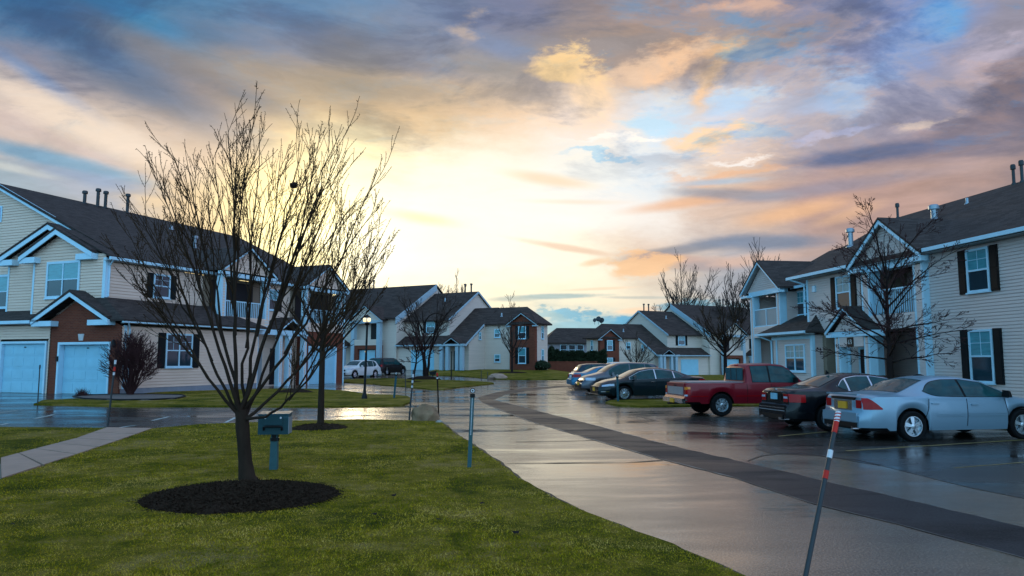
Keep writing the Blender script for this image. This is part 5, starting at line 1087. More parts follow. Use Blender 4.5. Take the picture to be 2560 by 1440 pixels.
s.plate('r', 'plate_orange', .77, '', base=-.02); s.end_box('rear_bumper', 'r', -.62, .62, .42, .62, s.pm, .03); s.end_box('valance', 'r', -.6, .6, .29, .40, 'plastic', .02)
for x, l in ((1.36, .12), (2.42, .02), (3.52, -.1)): s.seam(x, .33, .93, l)
s.handle(1.62, .83); s.handle(2.62, .80); s.mirror(3.42, M['plastic'])
for x0, x1 in ((1.65, 2.38), (2.46, 3.45)):
    for z in (.60, .545): s.side_patch('side_moulding', x0, x1, z, z + .02, s.pm, off=.016, nz=2)
s.side_patch('sill_trim', 1.5, 3.42, .245, .30, s.pm, off=.03, nz=3)
for sg in (1, -1):
    mb = MB(); mb.lathe([(.035, 0), (.035, .2)], 0, 0, 0, 10); e = mb.build('exhaust', M['chrome'], s.root, loc=(-.13, sg * .45, .27)); e.rotation_euler = (0, R(90), 0)
s.side_patch('headlamp', 4.45, 4.86, .60, .74, M['headlamp'], off=.008)
s.place(1.06, 2280, 1104, 10, -1)
# black compact saloon
s = sedan('black saloon with pale blue plate, between the silver sedan and the red pickup', paint('black_paint', (0.005, 0.006, 0.008), 0, .15), 'black')
s.screen('rear_window', .88, 1.56, .92); s.screen('windscreen', 2.9, 3.5, .9)
s.side_glass(1.32, 3.32, (1.62, 2.32), edge='chrome', round_=.11, up=.05); s.wheels('five')
s.side_patch('tail_lamp', .0, .36, .72, lambda x: .93 - .06 * x, M['tail_red'], off=.012, step=.02)
for sg in (1, -1):
    t = s.end_box('tail_lamp', 'r', min(sg * .44, sg * .64), max(sg * .44, sg * .64), .72, .92, 'tail_red', .014, 0.0); s.end_box('lens_band', 'r', min(sg * .46, sg * .635), max(sg * .46, sg * .635), .81, .86, 'headlamp', .02, 0.0, parent=t)
s.end_box('chrome_bar', 'r', -.36, .36, .965, .985, 'chrome', .03, 0.0); s.end_box('plate_recess', 'r', -.33, .33, .73, .95, 'plastic', .008, 0.0)
s.plate('r', 'plate_blue', .85, '', base=-.012); s.end_box('badge', 'r', -.05, .05, 1.0, 1.05, 'chrome', .02, 0.02)
for z in (.56, .49): s.end_box('bumper_strip', 'r', -.62, .62, z, z + .018, 'chrome' if z > .5 else 'galv', .02)
s.end_box('rear_bumper', 'r', -.64, .64, .50, .64, s.pm, .012); s.end_box('valance', 'r', -.55, .55, .28, .40, 'plastic', .02)
for sg in (1, -1):
    mb = MB(); mb.box(-.14, .1, sg * .45 - .07, sg * .45 + .07, .27, .33); mb.build('exhaust', M['chrome'], s.root)
for x, l in ((1.22, .12), (2.32, .02), (3.3, -.06)): s.seam(x, .33, .95, l)
s.handle(1.55, .86); s.handle(2.5, .84); s.mirror(3.2)
mb = MB(); mb.prism([(1.5, -.012, 1.40), (1.62, -.012, 1.44), (1.52, -.012, 1.53)], 0, (0, .024, 0)); mb.build('aerial', M['plastic'], s.root, fix=True)
s.place(.99, 2070, 1077, 10, -1)
# dark saloon, nose towards the lane
s = sedan('dark green-black saloon parked nose to the lane behind the short marker post', paint('dark_teal_paint', (0.004, 0.012, 0.016), 0, .15), 'dark')
s.screen('rear_window', .66, 1.45, .92); s.screen('windscreen', 3.15, 3.85, .9)
s.side_glass(1.0, 3.62, (1.55, 2.42), edge='chrome', round_=.12, up=.05); s.wheels('ten')
s.side_patch('headlamp', 4.35, 4.84, lambda x: .66 - .10 * max(0, x - 4.5), lambda x: .755 - .18 * max(0, x - 4.5), M['headlamp'], off=.008)
s.end_box('grille', 'f', -.55, .55, .50, .60, 'plastic', .02); s.end_box('chrome_bar', 'f', -.6, .6, .61, .63, 'chrome', .03); s.end_box('lower_grille', 'f', -.6, .6, .32, .44, 'plastic', .02); s.end_box('chrome_lip', 'f', -.7, .7, .285, .305, 'chrome', .03)
s.plate('f', 'plate_orange', .50, ''); s.side_patch('fog_trim', 4.55, 4.84, .40, .43, M['chrome'], off=.01, nz=2)
for x, l in ((1.3, .15), (2.42, .0), (3.5, -.06)): s.seam(x, .33, .95, l)
s.handle(1.6, .86, M['chrome']); s.handle(2.6, .84, M['chrome']); s.mirror(3.45)
s.side_patch('tail_lamp', .02, .4, .8, .95, M['tail_red'], off=.008)
s.place(3.90, 1560, 1003, 190, 1)
# grey crossover, nose towards the lane
def suv(label, pm, L=4.55, W=1.83, H=1.68, tall=1.0, name='parked_suv'):
    k = H / 1.68
    return Car(label, 'car', name, pm, L, W,
        [(0, .80 * k), (.05, 1.05 * k), (.22, 1.12 * k), (.42, 1.40 * k), (.62, 1.60 * k), (1.0, 1.66 * k), (2.0, 1.68 * k), (2.55, 1.64 * k), (2.95, 1.48 * k), (3.42, 1.16 * k), (L - .85, 1.09 * k), (L - .35, .98 * k), (L - .12, .86 * k), (L, .66 * k)],
        [(0, .78 * k), (.1, 1.0 * k), (1, 1.05 * k), (2.4, 1.02 * k), (3.4, 1.0 * k), (L - .4, .90 * k), (L, .6 * k)], [(0, .8), (.6, .72), (2.6, .70), (3.4, .82), (L, .66)],
        [(0, .86), (.15, .94), (.4, .99), (1.2, 1.0), (3.6, 1.0), (L - .4, .95), (L - .15, .86), (L, .72)], (.92, L - .92), .35, sill=.27)
s = suv('grey crossover nose to the lane, between the blue saloon and the dark green-black saloon', paint('grey_paint', (0.10, 0.105, 0.125), .5, .3))
s.screen('windscreen', 2.72, 3.36, .9); s.screen('rear_window', .28, .58, .9); s.side_glass(.72, 3.2, (1.2, 2.05), round_=.14, up=.05); s.wheels('six')
s.side_patch('headlamp', 3.95, 4.42, .74, .88, M['headlamp'], off=.008); s.end_box('grille', 'f', -.5, .5, .62, .74, 'plastic', .02); s.end_box('lower_grille', 'f', -.6, .6, .34, .50, 'plastic', .02); s.plate('f', 'plate_orange', .55, '')
s.side_patch('tail_lamp', .24, .52, 1.08, lambda x: 1.12 + (x - .24) * 1.35, M['tail_red'], off=.012)
for x in (1.15, 2.05, 3.1): s.seam(x, .38, 1.0)
s.mirror(3.05); s.handle(1.35, .93); s.handle(2.25, .92); s.place(4.55 - .92, 1503, 987, 190, 1)
# blue saloon, tail towards the lane
s = sedan('blue saloon with red tail lamp, tail to the lane beside the grey crossover', paint('blue_paint', (0.025, 0.16, 0.28), .3, .3), 'silver')
s.screen('rear_window', .9, 1.62, .92); s.screen('windscreen', 3.08, 3.78, .9); s.side_glass(1.42, 3.55, (2.42,), round_=.10, up=.05); s.wheels('five')
s.side_patch('tail_lamp', .015, .40, .74, .93, M['tail_red'], off=.01)
for sg in (1, -1): s.end_box('tail_lamp', 'r', min(sg * .46, sg * .64), max(sg * .46, sg * .64), .75, .92, 'tail_red', .022, 0.0)
s.plate('r', 'white', .78, '', base=-.015); s.end_box('rear_bumper', 'r', -.62, .62, .42, .60, s.pm, .02); s.mirror(3.42)
s.place(1.06, 1478, 974, 10, -1)
# dark wagon beyond it
s = suv('dark blue wagon with a sloping rear window, tail to the lane behind the blue saloon', paint('navy_paint', (0.012, 0.03, 0.05), .3, .25), 4.6, 1.8, 1.56, name='parked_wagon')
s.screen('windscreen', 2.72, 3.36, .9); s.screen('rear_window', .28, .60, .9); s.side_glass(.72, 3.2, (1.2, 2.05), round_=.12, up=.05); s.wheels('five'); s.side_patch('tail_lamp', .05, .36, .86, 1.0, M['tail_red'], off=.01); s.mirror(3.05, M['plate_blue'])
s.place(.92, 1470, 966, 10, -1)
# pale car last in the row
s = suv('pale blue-white crossover last in the row, only its roof showing above the other cars', paint('pale_paint', (0.45, 0.52, 0.58), .3, .3), 4.6, 1.8, 1.66)
s.screen('windscreen', 2.72, 3.36, .9); s.screen('rear_window', .28, .58, .9); s.side_glass(.72, 3.2, (1.2, 2.05), round_=.12, up=.05); s.wheels('five'); s.place(.92, 1540, 959, 10, -1)
# white crossover and dark minivan on the far drive
s = suv('white crossover on the far drive, just past the corner of the left townhouse', paint('white_car_paint', (0.62, 0.66, 0.68), .1, .3), 4.8, 1.88, 1.70)
s.screen('windscreen', 2.74, 3.38, .9); s.screen('rear_window', .28, .58, .9); s.side_glass(.75, 3.2, (1.2, 2.05), round_=.14, up=.05); s.wheels('six')
s.side_patch('headlamp', 4.1, 4.66, .82, .92, M['headlamp'], off=.008); s.end_box('grille', 'f', -.5, .5, .66, .80, 'plastic', .02); s.end_box('lower_grille', 'f', -.6, .6, .36, .52, 'plastic', .02); s.mirror(3.05); s.place(4.8 - .92, 886, 946, 242, 1)
s = Car('black minivan with an orange rear plate, on the far drive behind the white crossover', 'van', 'minivan', paint('black_van_paint', (0.008, 0.008, 0.010), .2, .3), 4.85, 1.92,
    [(0, .85), (.04, 1.1), (.30, 1.62), (.5, 1.72), (2.6, 1.74), (3.1, 1.62), (3.75, 1.18), (4.2, 1.05), (4.7, .88), (4.85, .66)], [(0, .83), (.1, 1.0), (2, 1.04), (3.6, 1.0), (4.4, .9), (4.85, .6)], [(0, .82), (.5, .74), (3, .72), (3.8, .84), (4.85, .66)],
    [(0, .88), (.15, .95), (.4, 1), (4, 1), (4.6, .9), (4.85, .72)], (1.0, 3.95), .34)
s.screen('rear_window', .07, .32, .9); s.screen('windscreen', 3.02, 3.72, .9); s.side_glass(.45, 3.5, (1.3, 2.3), round_=.1, up=.06); s.wheels('five')
s.side_patch('tail_lamp', .02, .2, .85, 1.05, M['tail_red'], off=.01); s.plate('r', 'plate_orange', .92, '', base=-.02); s.mirror(3.4); s.place(1.0, 966, 938, 66, -1)
# red pickup
s = Car('dark red extended-cab pickup with tailgate and chrome bumper towards the lane', 'pickup', 'pickup_truck', paint('red_paint', (0.19, 0.005, 0.013), .1, .3), 5.0, 1.78,
    [(0, .99), (.02, 1.06), (.06, 1.075), (2.04, 1.075), (2.05, 1.10), (2.10, 1.60), (2.22, 1.675), (3.0, 1.70), (3.42, 1.66), (3.62, 1.55), (4.02, 1.17), (4.1, 1.12), (4.75, 1.06), (4.95, .98), (5.0, .80)],
    [(0, .97), (.06, 1.03), (2.0, 1.045), (2.3, 1.06), (3.9, 1.04), (4.7, .98), (5.0, .76)], [(0, .88), (2.04, .88), (2.1, .74), (3.4, .74), (4.1, .86), (5.0, .78)],
    [(0, .94), (.06, .97), (.3, 1), (4.6, 1), (4.9, .94), (5.0, .86)], (1.18, 4.02), .36, sill=.40, kink=.012)
s.side_glass(2.26, 3.84, (2.86,), m='car_glass', round_=0.0, up=.06, edge='plastic'); s.screen('windscreen', 3.66, 4.0, .9); s.wheels('steel', rr=.62, rw=.23)
mb = MB(); mb.box(2.03, 2.062, -.60, .60, 1.13, 1.54); o = mb.build('rear_window', M['car_glass'], s.root)
for y in (-.2, .2):
    mb = MB(); mb.box(2.025, 2.04, y - .012, y + .012, 1.13, 1.54); mb.build('window_bar', M['plastic'], o)
s.end_box('brake_lamp', 'r', -.10, .10, 1.60, 1.635, 'tail_red', .03, 2.14)
mb = MB(); mb.box(.08, 2.0, -.74, .74, 1.06, 1.095); mb.build('bed_cover', mat('bed_cover', (0.25, 0.23, 0.24), .35, var=.1), s.root)
tg = s.end_box('tailgate', 'r', -.74, .74, .60, 1.05, s.pm, .03, 0.0); s.end_box('tailgate_panel', 'r', -.66, .66, .68, .93, 'galv', .038, 0.0, parent=tg); s.end_box('chrome_bar', 'r', -.70, .70, .63, .655, 'chrome', .042, 0.0, parent=tg); s.end_box('handle', 'r', -.1, .1, .95, .99, 'plastic', .045, 0.0, parent=tg)
for sg in (1, -1):
    t = s.end_box('tail_lamp', 'r', min(sg * .755, sg * .87), max(sg * .755, sg * .87), .70, .93, 'tail_red', .03, 0.0); s.end_box('indicator', 'r', min(sg * .757, sg * .872), max(sg * .757, sg * .872), .85, .94, 'amber', .034, 0.0, parent=t)
    s.end_box('reverse_lamp', 'r', min(sg * .757, sg * .872), max(sg * .757, sg * .872), .645, .70, 'headlamp', .034, 0.0, parent=t)
s.side_patch('tail_lamp', .0, .13, .70, .86, M['tail_red'], off=.01, nz=2); s.side_patch('indicator', .0, .13, .865, .94, M['amber'], off=.01, nz=2)
mb = MB(); mb.box(-.15, -.04, -.84, .84, .42, .57); mb.box(-.13, .5, -.84, .84, .5, .56); mb.build('rear_bumper', M['chrome'], s.root)
s.plate('r', 'plate_orange', .48, '', base=-.152, w=.3, hgt=.13, y=.0)
mb = MB(); mb.box(-.3, .3, -.05, .05, .36, .42); mb.build('tow_hitch', M['plastic'], s.root)
s.side_patch('wheel_arch_lip', 1.18 - .44, 1.18 + .44, lambda x: s.low(x) + .0, lambda x: s.low(x) + .05, s.pm, off=.03, nz=2, step=.03)
s.side_patch('side_moulding', .14, .72, .63, .655, M['tail_red'], off=.012, nz=2); s.side_patch('side_moulding', 1.66, 3.5, .63, .655, M['tail_red'], off=.012, nz=2)
for x in (2.06, 2.9, 3.85): s.seam(x, .44, 1.03)
s.handle(3.02, .92, M['plastic']); s.mirror(3.72, M['plastic'], 1.12); s.end_box('front_bumper', 'f', -.85, .85, .45, .62, 'chrome', .06); s.side_patch('headlamp', 4.75, 4.98, .76, .9, M['headlamp'], off=.01)
s.place(1.18, 1803, 1041, 9, -1)
# ------------------------------------------------------------------ bare trees
def bez(a, b, c, n): return [a * (1 - t) ** 2 + b * 2 * t * (1 - t) + c * t * t for t in (i / n for i in range(n + 1))]
def jitter(rg, s): return Vector((rg.gauss(0, s), rg.gauss(0, s), rg.gauss(0, s)))
class Tree:
    def __init__(s, seed, up=0.45, spur=True, minr=0.0045):
        s.rg = random.Random(seed); s.wood, s.crown = MB(), MB(); s.up, s.spur, s.minr = up, spur, minr
    def twig(s, p, d, L, r):
        rg = s.rg; n = 4; pts = [p]
        for i in range(n):
            d = (d + jitter(rg, .075) + Vector((0, 0, s.up * .12))).normalized(); pts.append(pts[-1] + d * (L / n))
        s.crown.tube(pts, [max(s.minr, r * (1 - .6 * i / n)) for i in range(n + 1)], 3, False)
        if s.spur:
            for i in range(n):
                for _ in range(2):
                    q = pts[i].lerp(pts[i + 1], rg.random()); e = (d.orthogonal().normalized() * rg.uniform(-1, 1) + d.cross(d.orthogonal()).normalized() * rg.uniform(-1, 1) + d * .4).normalized()
                    w = s.minr * 1.1; l = rg.uniform(.008, .026) * (1 + s.minr * 60); a = d * w
                    s.crown.add([q - a, q + a, q + e * l + a * .7, q + e * l - a * .7], [(0, 1, 2, 3)])
        return pts
    def branch(s, p, d, L, r, lvl, n=6, kids=(9, 5), spread=.62):
        rg = s.rg; pts = [p]; rad = [r]
        for i in range(n):
            d = (d + jitter(rg, .085) + Vector((0, 0, s.up * .14))).normalized(); pts.append(pts[-1] + d * (L / n)); rad.append(max(s.minr * 1.2, r * (1 - .72 * (i + 1) / n)))
        s.crown.tube(pts, rad, 4 if lvl else 5, False)
        s.kids(pts, rad, L, lvl, kids, spread)
        s.twig(pts[-1], d, L * .35, rad[-1])
    def kids(s, pts, rad, L, lvl, kids, spread, t0=.22):
        rg = s.rg; n = len(pts) - 1; K = kids[0] if len(kids) else 0
        for j in range(K):
            t = t0 + (1 - t0) * (j + rg.random()) / K; i = min(n - 1, int(t * n)); q = pts[i].lerp(pts[i + 1], t * n - i); tn = (pts[i + 1] - pts[i]).normalized()
            o = tn.orthogonal().normalized(); a = rg.uniform(0, 6.283); e = o * math.cos(a) + tn.cross(o) * math.sin(a)
            dd = (tn + e * spread * rg.uniform(.7, 1.35) + Vector((0, 0, s.up * .5))).normalized(); l = L * rg.uniform(.28, .62) * (1.15 - .55 * t)
            if len(kids) > 1: s.branch(q, dd, l, rad[i] * .55, lvl + 1, 4, kids[1:], spread)
            else: s.twig(q, dd, l * 1.2, rad[i] * .6)
    def limb(s, pts, r0, r1, kids, spread=.6, t0=.2):
        n = len(pts) - 1; L = sum((pts[i + 1] - pts[i]).length for i in range(n))
        P = [p + (jitter(s.rg, .012 * L / 3) if 0 < i < n else Vector()) for i, p in enumerate(pts)]
        rad = [r0 + (r1 - r0) * (i / n) ** .8 for i in range(n + 1)]
        s.wood.tube(P, rad, 7, False); s.kids(P, rad, L * .62, 0, kids, spread, t0); s.twig(P[-1], (P[-1] - P[-2]).normalized(), L * .12, r1)
    def done(s, name, label, loc, trunkm, twigm, group, cat='tree'):
        root = thing(name, label, cat, loc, 0, group)
        s.wood.build('trunk', M[trunkm], root, smooth=60); s.crown.build('crown', M[twigm], root, smooth=60)
        return root

# foreground tree: vase of limbs rising from one short trunk
b0 = G(617, 1207); b0.z = 0
def L_(px, py, Y): return at(px, py, Y) - Vector((b0.x, b0.y, 0))
T = Tree(11, .5, True, .0036)
Yb = b0.y
fork = L_(603, 1045, Yb)
T.wood.tube([Vector((0.03, 0, -.05)), L_(617, 1200, Yb), L_(613, 1160, Yb), L_(609, 1110, Yb), L_(606, 1075, Yb), fork + Vector((0, 0, .08))], [.155, .122, .098, .093, .10, .085], 14)
prim = [(300, 640, -.5, .050, 452, 850), (358, 520, .5, .050, 480, 790), (412, 425, -.8, .056, 510, 750), (470, 365, .3, .058, 530, 720), (592, 285, -.3, .064, 585, 680), (648, 300, .7, .052, 622, 720),
        (748, 345, .3, .058, 672, 690), (826, 330, -.3, .068, 722, 680), (846, 400, .9, .050, 722, 760), (915, 455, -.6, .054, 790, 760), (948, 590, .4, .050, 800, 860), (940, 690, -.9, .046, 742, 985)]
sec = [(0, .35, 320, 560, .4), (0, .5, 345, 720, -.4), (1, .35, 330, 480, -.5), (1, .5, 420, 560, .6), (2, .4, 380, 380, .4), (2, .5, 470, 470, -.6), (3, .35, 520, 400, .6), (3, .5, 440, 350, -.4), (4, .3, 530, 350, .5), (4, .4, 632, 262, -.5), (4, .55, 570, 265, .6),
       (5, .35, 690, 370, .8), (5, .5, 610, 390, -.7), (6, .35, 700, 345, -.6), (6, .5, 780, 345, .6), (7, .3, 770, 400, -.6), (7, .45, 850, 330, .5), (7, .55, 795, 310, -.5), (8, .4, 890, 470, .4), (8, .5, 800, 470, -.6), (9, .35, 860, 470, .7), (9, .5, 935, 500, -.3), (10, .4, 900, 560, -.6), (10, .5, 950, 640, .6), (11, .45, 890, 640, .5), (11, .6, 955, 620, -.3)]
curves = []
for i, (px, py, dy, r, mx, my) in enumerate(prim):
    py = py + 62 * max(0, min(1, (700 - py) / 350)); tip = L_(px, py, Yb + dy); mid = L_(mx, my + 15, Yb + dy * .6); st = fork + Vector((.05 * math.cos(i * 2.4), .05 * math.sin(i * 2.4), -.10 + .16 * ((i * 7) % 5) / 5))
    ctl = mid * 2 - (st + tip) * .5; ctl = mid.lerp(ctl, .75); P = bez(st, ctl, tip, 14); curves.append((P, r)); T.limb(P, r * .56, .0055, (10, 4), .56, .36)
for i, t, px, py, dy in sec:
    P, r = curves[i]; n = int(t * 14); q = P[n]; py = py + 62 * max(0, min(1, (700 - py) / 350)); tip = L_(px, py, Yb + prim[i][2] + dy); tn = (P[n + 1] - P[n]).normalized()
    T.limb(bez(q, q + tn * (tip - q).length * .35 + Vector((0, 0, .15)), tip, 9), r * .52 * (1 - .75 * t), .0045, (9, 4), .56, .28)
tree1 = T.done('bare_tree', 'large bare vase-shaped tree on the front lawn, many limbs rising from one short trunk', (b0.x, b0.y, .04), 'bark', 'twig', 'bare trees of the estate')
ns = at(735, 463, Yb - .1); nb = bmesh.new(); bmesh.ops.create_icosphere(nb, subdivisions=3, radius=.06)
for v in nb.verts: v.co *= 1 + .35 * noise.noise(v.co * 30); v.co.z *= .8
me = bpy.data.meshes.new('bird_nest'); nb.to_mesh(me); nb.free(); me.materials.append(M['bark_dark']); o = bpy.data.objects.new('bird_nest', me); COL.objects.link(o); o.location = ns
tag(o, 'small dark nest high among the twigs of the large front-lawn tree', 'nest')

def std_tree(seed, px, py, trunk_h, crown, height, name, label, tm, wm, group='bare trees of the estate', n=9, r=.09, kids=(8, 4), up=.35, minr=.006, lean=0, pos=None, spur=True, stems=1, start=.55, spread=.62):
    """trunk, then limbs fanning into a crown of the given half width"""
    g = G(px, py) if pos is None else Vector(pos); T = Tree(seed, up, spur, minr); rg = T.rg; z0 = 0.0
    if stems == 1:
        T.wood.tube([Vector((0, 0, -.05)), Vector((0, 0, .12)), Vector((lean * .4, 0, trunk_h * .5)), Vector((lean, 0, trunk_h))], [r * 1.5, r * 1.08, r * .92, r * .85], 9)
        top = Vector((lean, 0, height)); T.limb(bez(Vector((lean, 0, trunk_h - .05)), Vector((lean * 1.3, 0, (trunk_h + height) / 2)), top + jitter(rg, .1), 10), r * .8, minr * 1.4, kids, spread, .15)
        for i in range(n):
            a = 2.399 * i + rg.uniform(-.4, .4); ft = i / n; zz = trunk_h - .05 + (height - trunk_h) * min(.78, start * .5) * ft ** 1.2
            st = Vector((lean * (1 + .3 * ft), 0, zz)); e = crown * rg.uniform(.75, 1.05) * (1 - .45 * ft); tz = zz + (height - zz) * rg.uniform(.35, .85) if up > .2 else zz + rg.uniform(.05, .6) * crown + .5 * ft
            tip = Vector((lean + math.cos(a) * e, math.sin(a) * e, tz)); ctl = Vector((lean + math.cos(a) * e * .55, math.sin(a) * e * .55, zz + (tz - zz) * (.35 if up > .2 else .75)))
            T.limb(bez(st, ctl, tip, 8), r * (.42 if n < 20 else .30), minr * 1.3, kids, spread, .2)
    else:
        for k in range(stems):
            a = 6.283 * k / stems + .4; tp = Vector((math.cos(a) * crown * .45, math.sin(a) * crown * .45, height * .8))
            P = bez(Vector((math.cos(a) * .12, math.sin(a) * .12, -.05)), Vector((math.cos(a) * .3, math.sin(a) * .3, height * .4)), tp, 10); T.limb(P, r, minr * 2, kids, spread, .35)
            for i in range(n):
                q = P[4 + i % 5]; b = a + rg.uniform(-1.6, 1.6); e = crown * rg.uniform(.7, 1.0)
                T.limb(bez(q, Vector((q.x + math.cos(b) * e * .4, q.y + math.sin(b) * e * .4, q.z + .25 * height)), Vector((math.cos(b) * e, math.sin(b) * e, height * rg.uniform(.55, 1.0))), 7), r * .45, minr * 1.3, kids, spread, .2)
    return T.done(name, label, (g.x, g.y, h(g.x, g.y) + .03), tm, wm, group)

std_tree(21, 801, 1073, 1.95, 1.75, 4.7, 'bare_tree', 'slim bare tree with a straight trunk in a mulch ring, beyond the utility box', 'bark', 'twig', n=11, r=.085, kids=(8, 4), up=.28, minr=.0055, start=.5)
std_tree(31, 0, 0, 1.75, 2.75, 6.0, 'bare_tree', 'dark spreading bare tree with level branches, before the mauve-grey apartment house', 'bark_dark', 'twig_red', n=21, r=.115, kids=(9, 4, 2), up=.10, minr=.0050, pos=(12.1, 23.2, 0), start=1.45)
std_tree(41, 1064, 947, 1.0, 3.4, 7.6, 'bare_tree', 'bare tree with several leaning stems, on the grass island before the far townhouse', 'bark_dark', 'twig_far', n=6, r=.16, kids=(7, 4), up=.35, minr=.013, stems=3)
std_tree(43, 1033, 957, 1.5, 1.9, 3.7, 'bare_tree', 'small reddish twiggy tree on a thin trunk, on the grass island behind the boulder', 'bark_dark', 'twig_red', n=10, r=.085, kids=(8, 5), up=.1, minr=.012, lean=.2, start=1.3)
std_tree(47, 1280, 931, 1.5, 2.0, 6.2, 'bare_tree', 'bare tree in a mulch ring before the brick bay of the far left townhouse', 'bark_dark', 'twig_far', n=10, r=.12, kids=(7, 4), up=.45, minr=.014)
std_tree(53, 1815, 962, 2.0, 2.5, 5.9, 'bare_tree', 'dense bare tree with rising branches, behind the red pickup', 'bark_dark', 'twig', n=14, r=.15, kids=(9, 4), up=.35, minr=.012)
std_tree(59, 0, 0, 1.0, 2.6, 5.4, 'bare_tree', 'pale feathery bare tree against the far right townhouse, above the grey crossover', 'bark_dark', 'twig_far', n=12, r=.1, kids=(7, 4), up=.5, minr=.014, pos=(at(1592, 900, 90).x, 90, -.3))
std_tree(61, 736, 975, .9, .65, 2.6, 'young_tree', 'thin young tree in a dark mulch mound before the entry of the left townhouse', 'bark_dark', 'twig', n=6, r=.035, kids=(6, 3), up=.6, minr=.008)
bgs = [(1706, 128, 9.0, 19.5, 'tall bare tree rising behind the far right townhouse'), (1835, 112, 6.5, 15.5, 'bushy bare tree behind the ridge of the far right townhouse'), (1905, 95, 5.2, 17.0, 'bare treetop rising behind the far gable of the apartment house'),
       (1140, 150, 4.5, 17.5, 'pale bare treetop just behind the highest far roof'), (1275, 150, 4.6, 13.5, 'faint bare treetop above the low hip of the far left townhouse'), (1098, 160, 3.2, 16.6, 'slender faint treetop left of the pale one behind the far roof')]
for i, (px, Y, cw, hh, lb) in enumerate(bgs):
    p = at(px, 900, Y); std_tree(70 + i, 0, 0, hh * .3, cw * .62, hh, 'background_tree', lb, 'bark_dark', 'twig_far', 'trees beyond the houses', n=14, r=.24, kids=(9, 5), up=.55, minr=.03, pos=(p.x, p.y, 0), spur=False, start=.8)

# ------------------------------------------------------------------ mulch, shrubs, stones
def mulch_bed(px, py, rx, ry, hgt, label, seed, chips=0, gz=.05):
    g = G(px, py); mb = MB(); k = 40; rings = 9; rg = random.Random(seed); b = len(mb.v)
    mb.v.append((0, 0, hgt))
    for i in range(1, rings + 1):
        t = i / rings
        for j in range(k):
            a = 6.283 * j / k; w = 1 + .05 * math.sin(3 * a + seed) + .03 * math.sin(7 * a) + (rg.uniform(-.012, .012))
            x, y = rx * t * w * math.cos(a), ry * t * w * math.sin(a)
            z = hgt * (1 - t * t) + (.02 * noise.noise(Vector((x * 5, y * 5, seed))) if t < .95 else -.03)
            mb.v.append((x, y, z))
    for j in range(k): mb.f.append((0, 1 + j, 1 + (j + 1) % k))
    for i in range(rings - 1):
        for j in range(k): a = 1 + i * k; mb.f.append((a + j, a + k + j, a + k + (j + 1) % k, a + (j + 1) % k))
    for _ in range(chips):
        t = math.sqrt(rg.random()) * (.99 if rg.random() < .93 else 1.10); a = rg.uniform(0, 6.283); x, y = rx * t * math.cos(a), ry * t * math.sin(a); z = max(0, hgt * (1 - t * t)) + rg.uniform(0, .022)
        e = Vector((rg.gauss(0, 1), rg.gauss(0, 1), rg.gauss(0, .45))).normalized(); f = e.orthogonal().normalized(); l = .008 + .042 * rg.random() ** 2.5; w = rg.uniform(.002, .008); c = Vector((x, y, z))
        mb.add([c - e * l - f * w, c + e * l - f * w * .6, c + e * l + f * w * .7, c - e * l + f * w], [(0, 1, 2, 3)])
    o = mb.build('mulch', M['mulch'] if not chips else M['chips'], loc=(g.x, g.y, h(g.x, g.y) + gz)); return tag(o, label, 'mulch', kind='stuff')
mulch_bed(605, 1252, 1.23, 1.06, .13, 'dark bark mulch round the foot of the front-lawn tree', 1, 20000)
mulch_bed(798, 1075, .72, .75, .10, 'dark bark mulch round the slim tree beyond the mailbox', 2, 1500)
mulch_bed(736, 983, 1.05, .75, .20, 'dark mulch mound round the young tree by the left townhouse', 3, 300)
mulch_bed(1060, 949, 1.6, 1.2, .28, 'dark mulch mound under the leaning multi-stemmed tree', 4); mulch_bed(1032, 957, 1.0, .9, .08, 'dark mulch under the small reddish tree', 5); mulch_bed(1280, 933, 1.8, 1.5, .12, 'dark mulch under the tree by the far brick bay', 6)
def gravel():
    P = gp((182, 996), (230, 992), (300, 990), (380, 990), (455, 992), (462, 996), (440, 1001), (380, 1004), (300, 1005), (210, 1002))
    o = sheet('gravel_bed', jag(P, .05, .3, 9), .09, M['gravel'], kind='stuff', skirt=.05, cuts=False); tag(o, 'grey stone bed under the round shrub by the brick garage', 'gravel')
    rg = random.Random(4); mb = MB(); P2 = jag(P, .03, .25, 3)
    mb.tube([(x, y, .10) for x, y in P2 + P2[:1]], .035, 5, False); tag(mb.build('bed_edging', M['plastic']), 'black edging strip round the stone bed by the brick garage', 'edging')
gravel()
# stones
def boulder(px, py, sx, sy, sz, label, seed, m='stone'):
    g = G(px, py); bm = bmesh.new(); bmesh.ops.create_icosphere(bm, subdivisions=4, radius=1)
    for v in bm.verts:
        p = v.co.copy(); d = .20 * noise.noise(p * 1.2 + Vector((seed, 0, 0))) + .17 * noise.noise(p * 2.4 + Vector((0, seed, 0))) + .07 * noise.noise(p * 5.5)
        c = noise.cell_vector(p * 1.15 + Vector((seed, seed, 0))); q = p.normalized() * (1 + d) + (c - Vector((.5, .5, .5))) * .06
        v.co = Vector((q.x * sx, q.y * sy, max(-.25, min(q.z, .70 + .30 * q.z)) * sz))
    me = bpy.data.meshes.new('boulder'); bm.to_mesh(me); bm.free(); me.materials.append(M[m]); me.shade_smooth(); me.set_sharp_from_angle(angle=R(28))
    o = bpy.data.objects.new('boulder', me); COL.objects.link(o); o.location = (g.x, g.y, h(g.x, g.y) + .25 * sz * .8 + .03); return tag(o, label, 'boulder')
boulder(1063, 1054, .41, .34, .40, 'large brown boulder at the lawn corner between two leaning stakes', 3.1)
boulder(1243, 947, .85, .6, .38, 'small pale rock at the kerb before the far left townhouse', 8.3, 'concrete')
boulder(1098, 1060, .10, .08, .07, 'small pale stone at the right foot of the large boulder', 5.2, 'kerb')
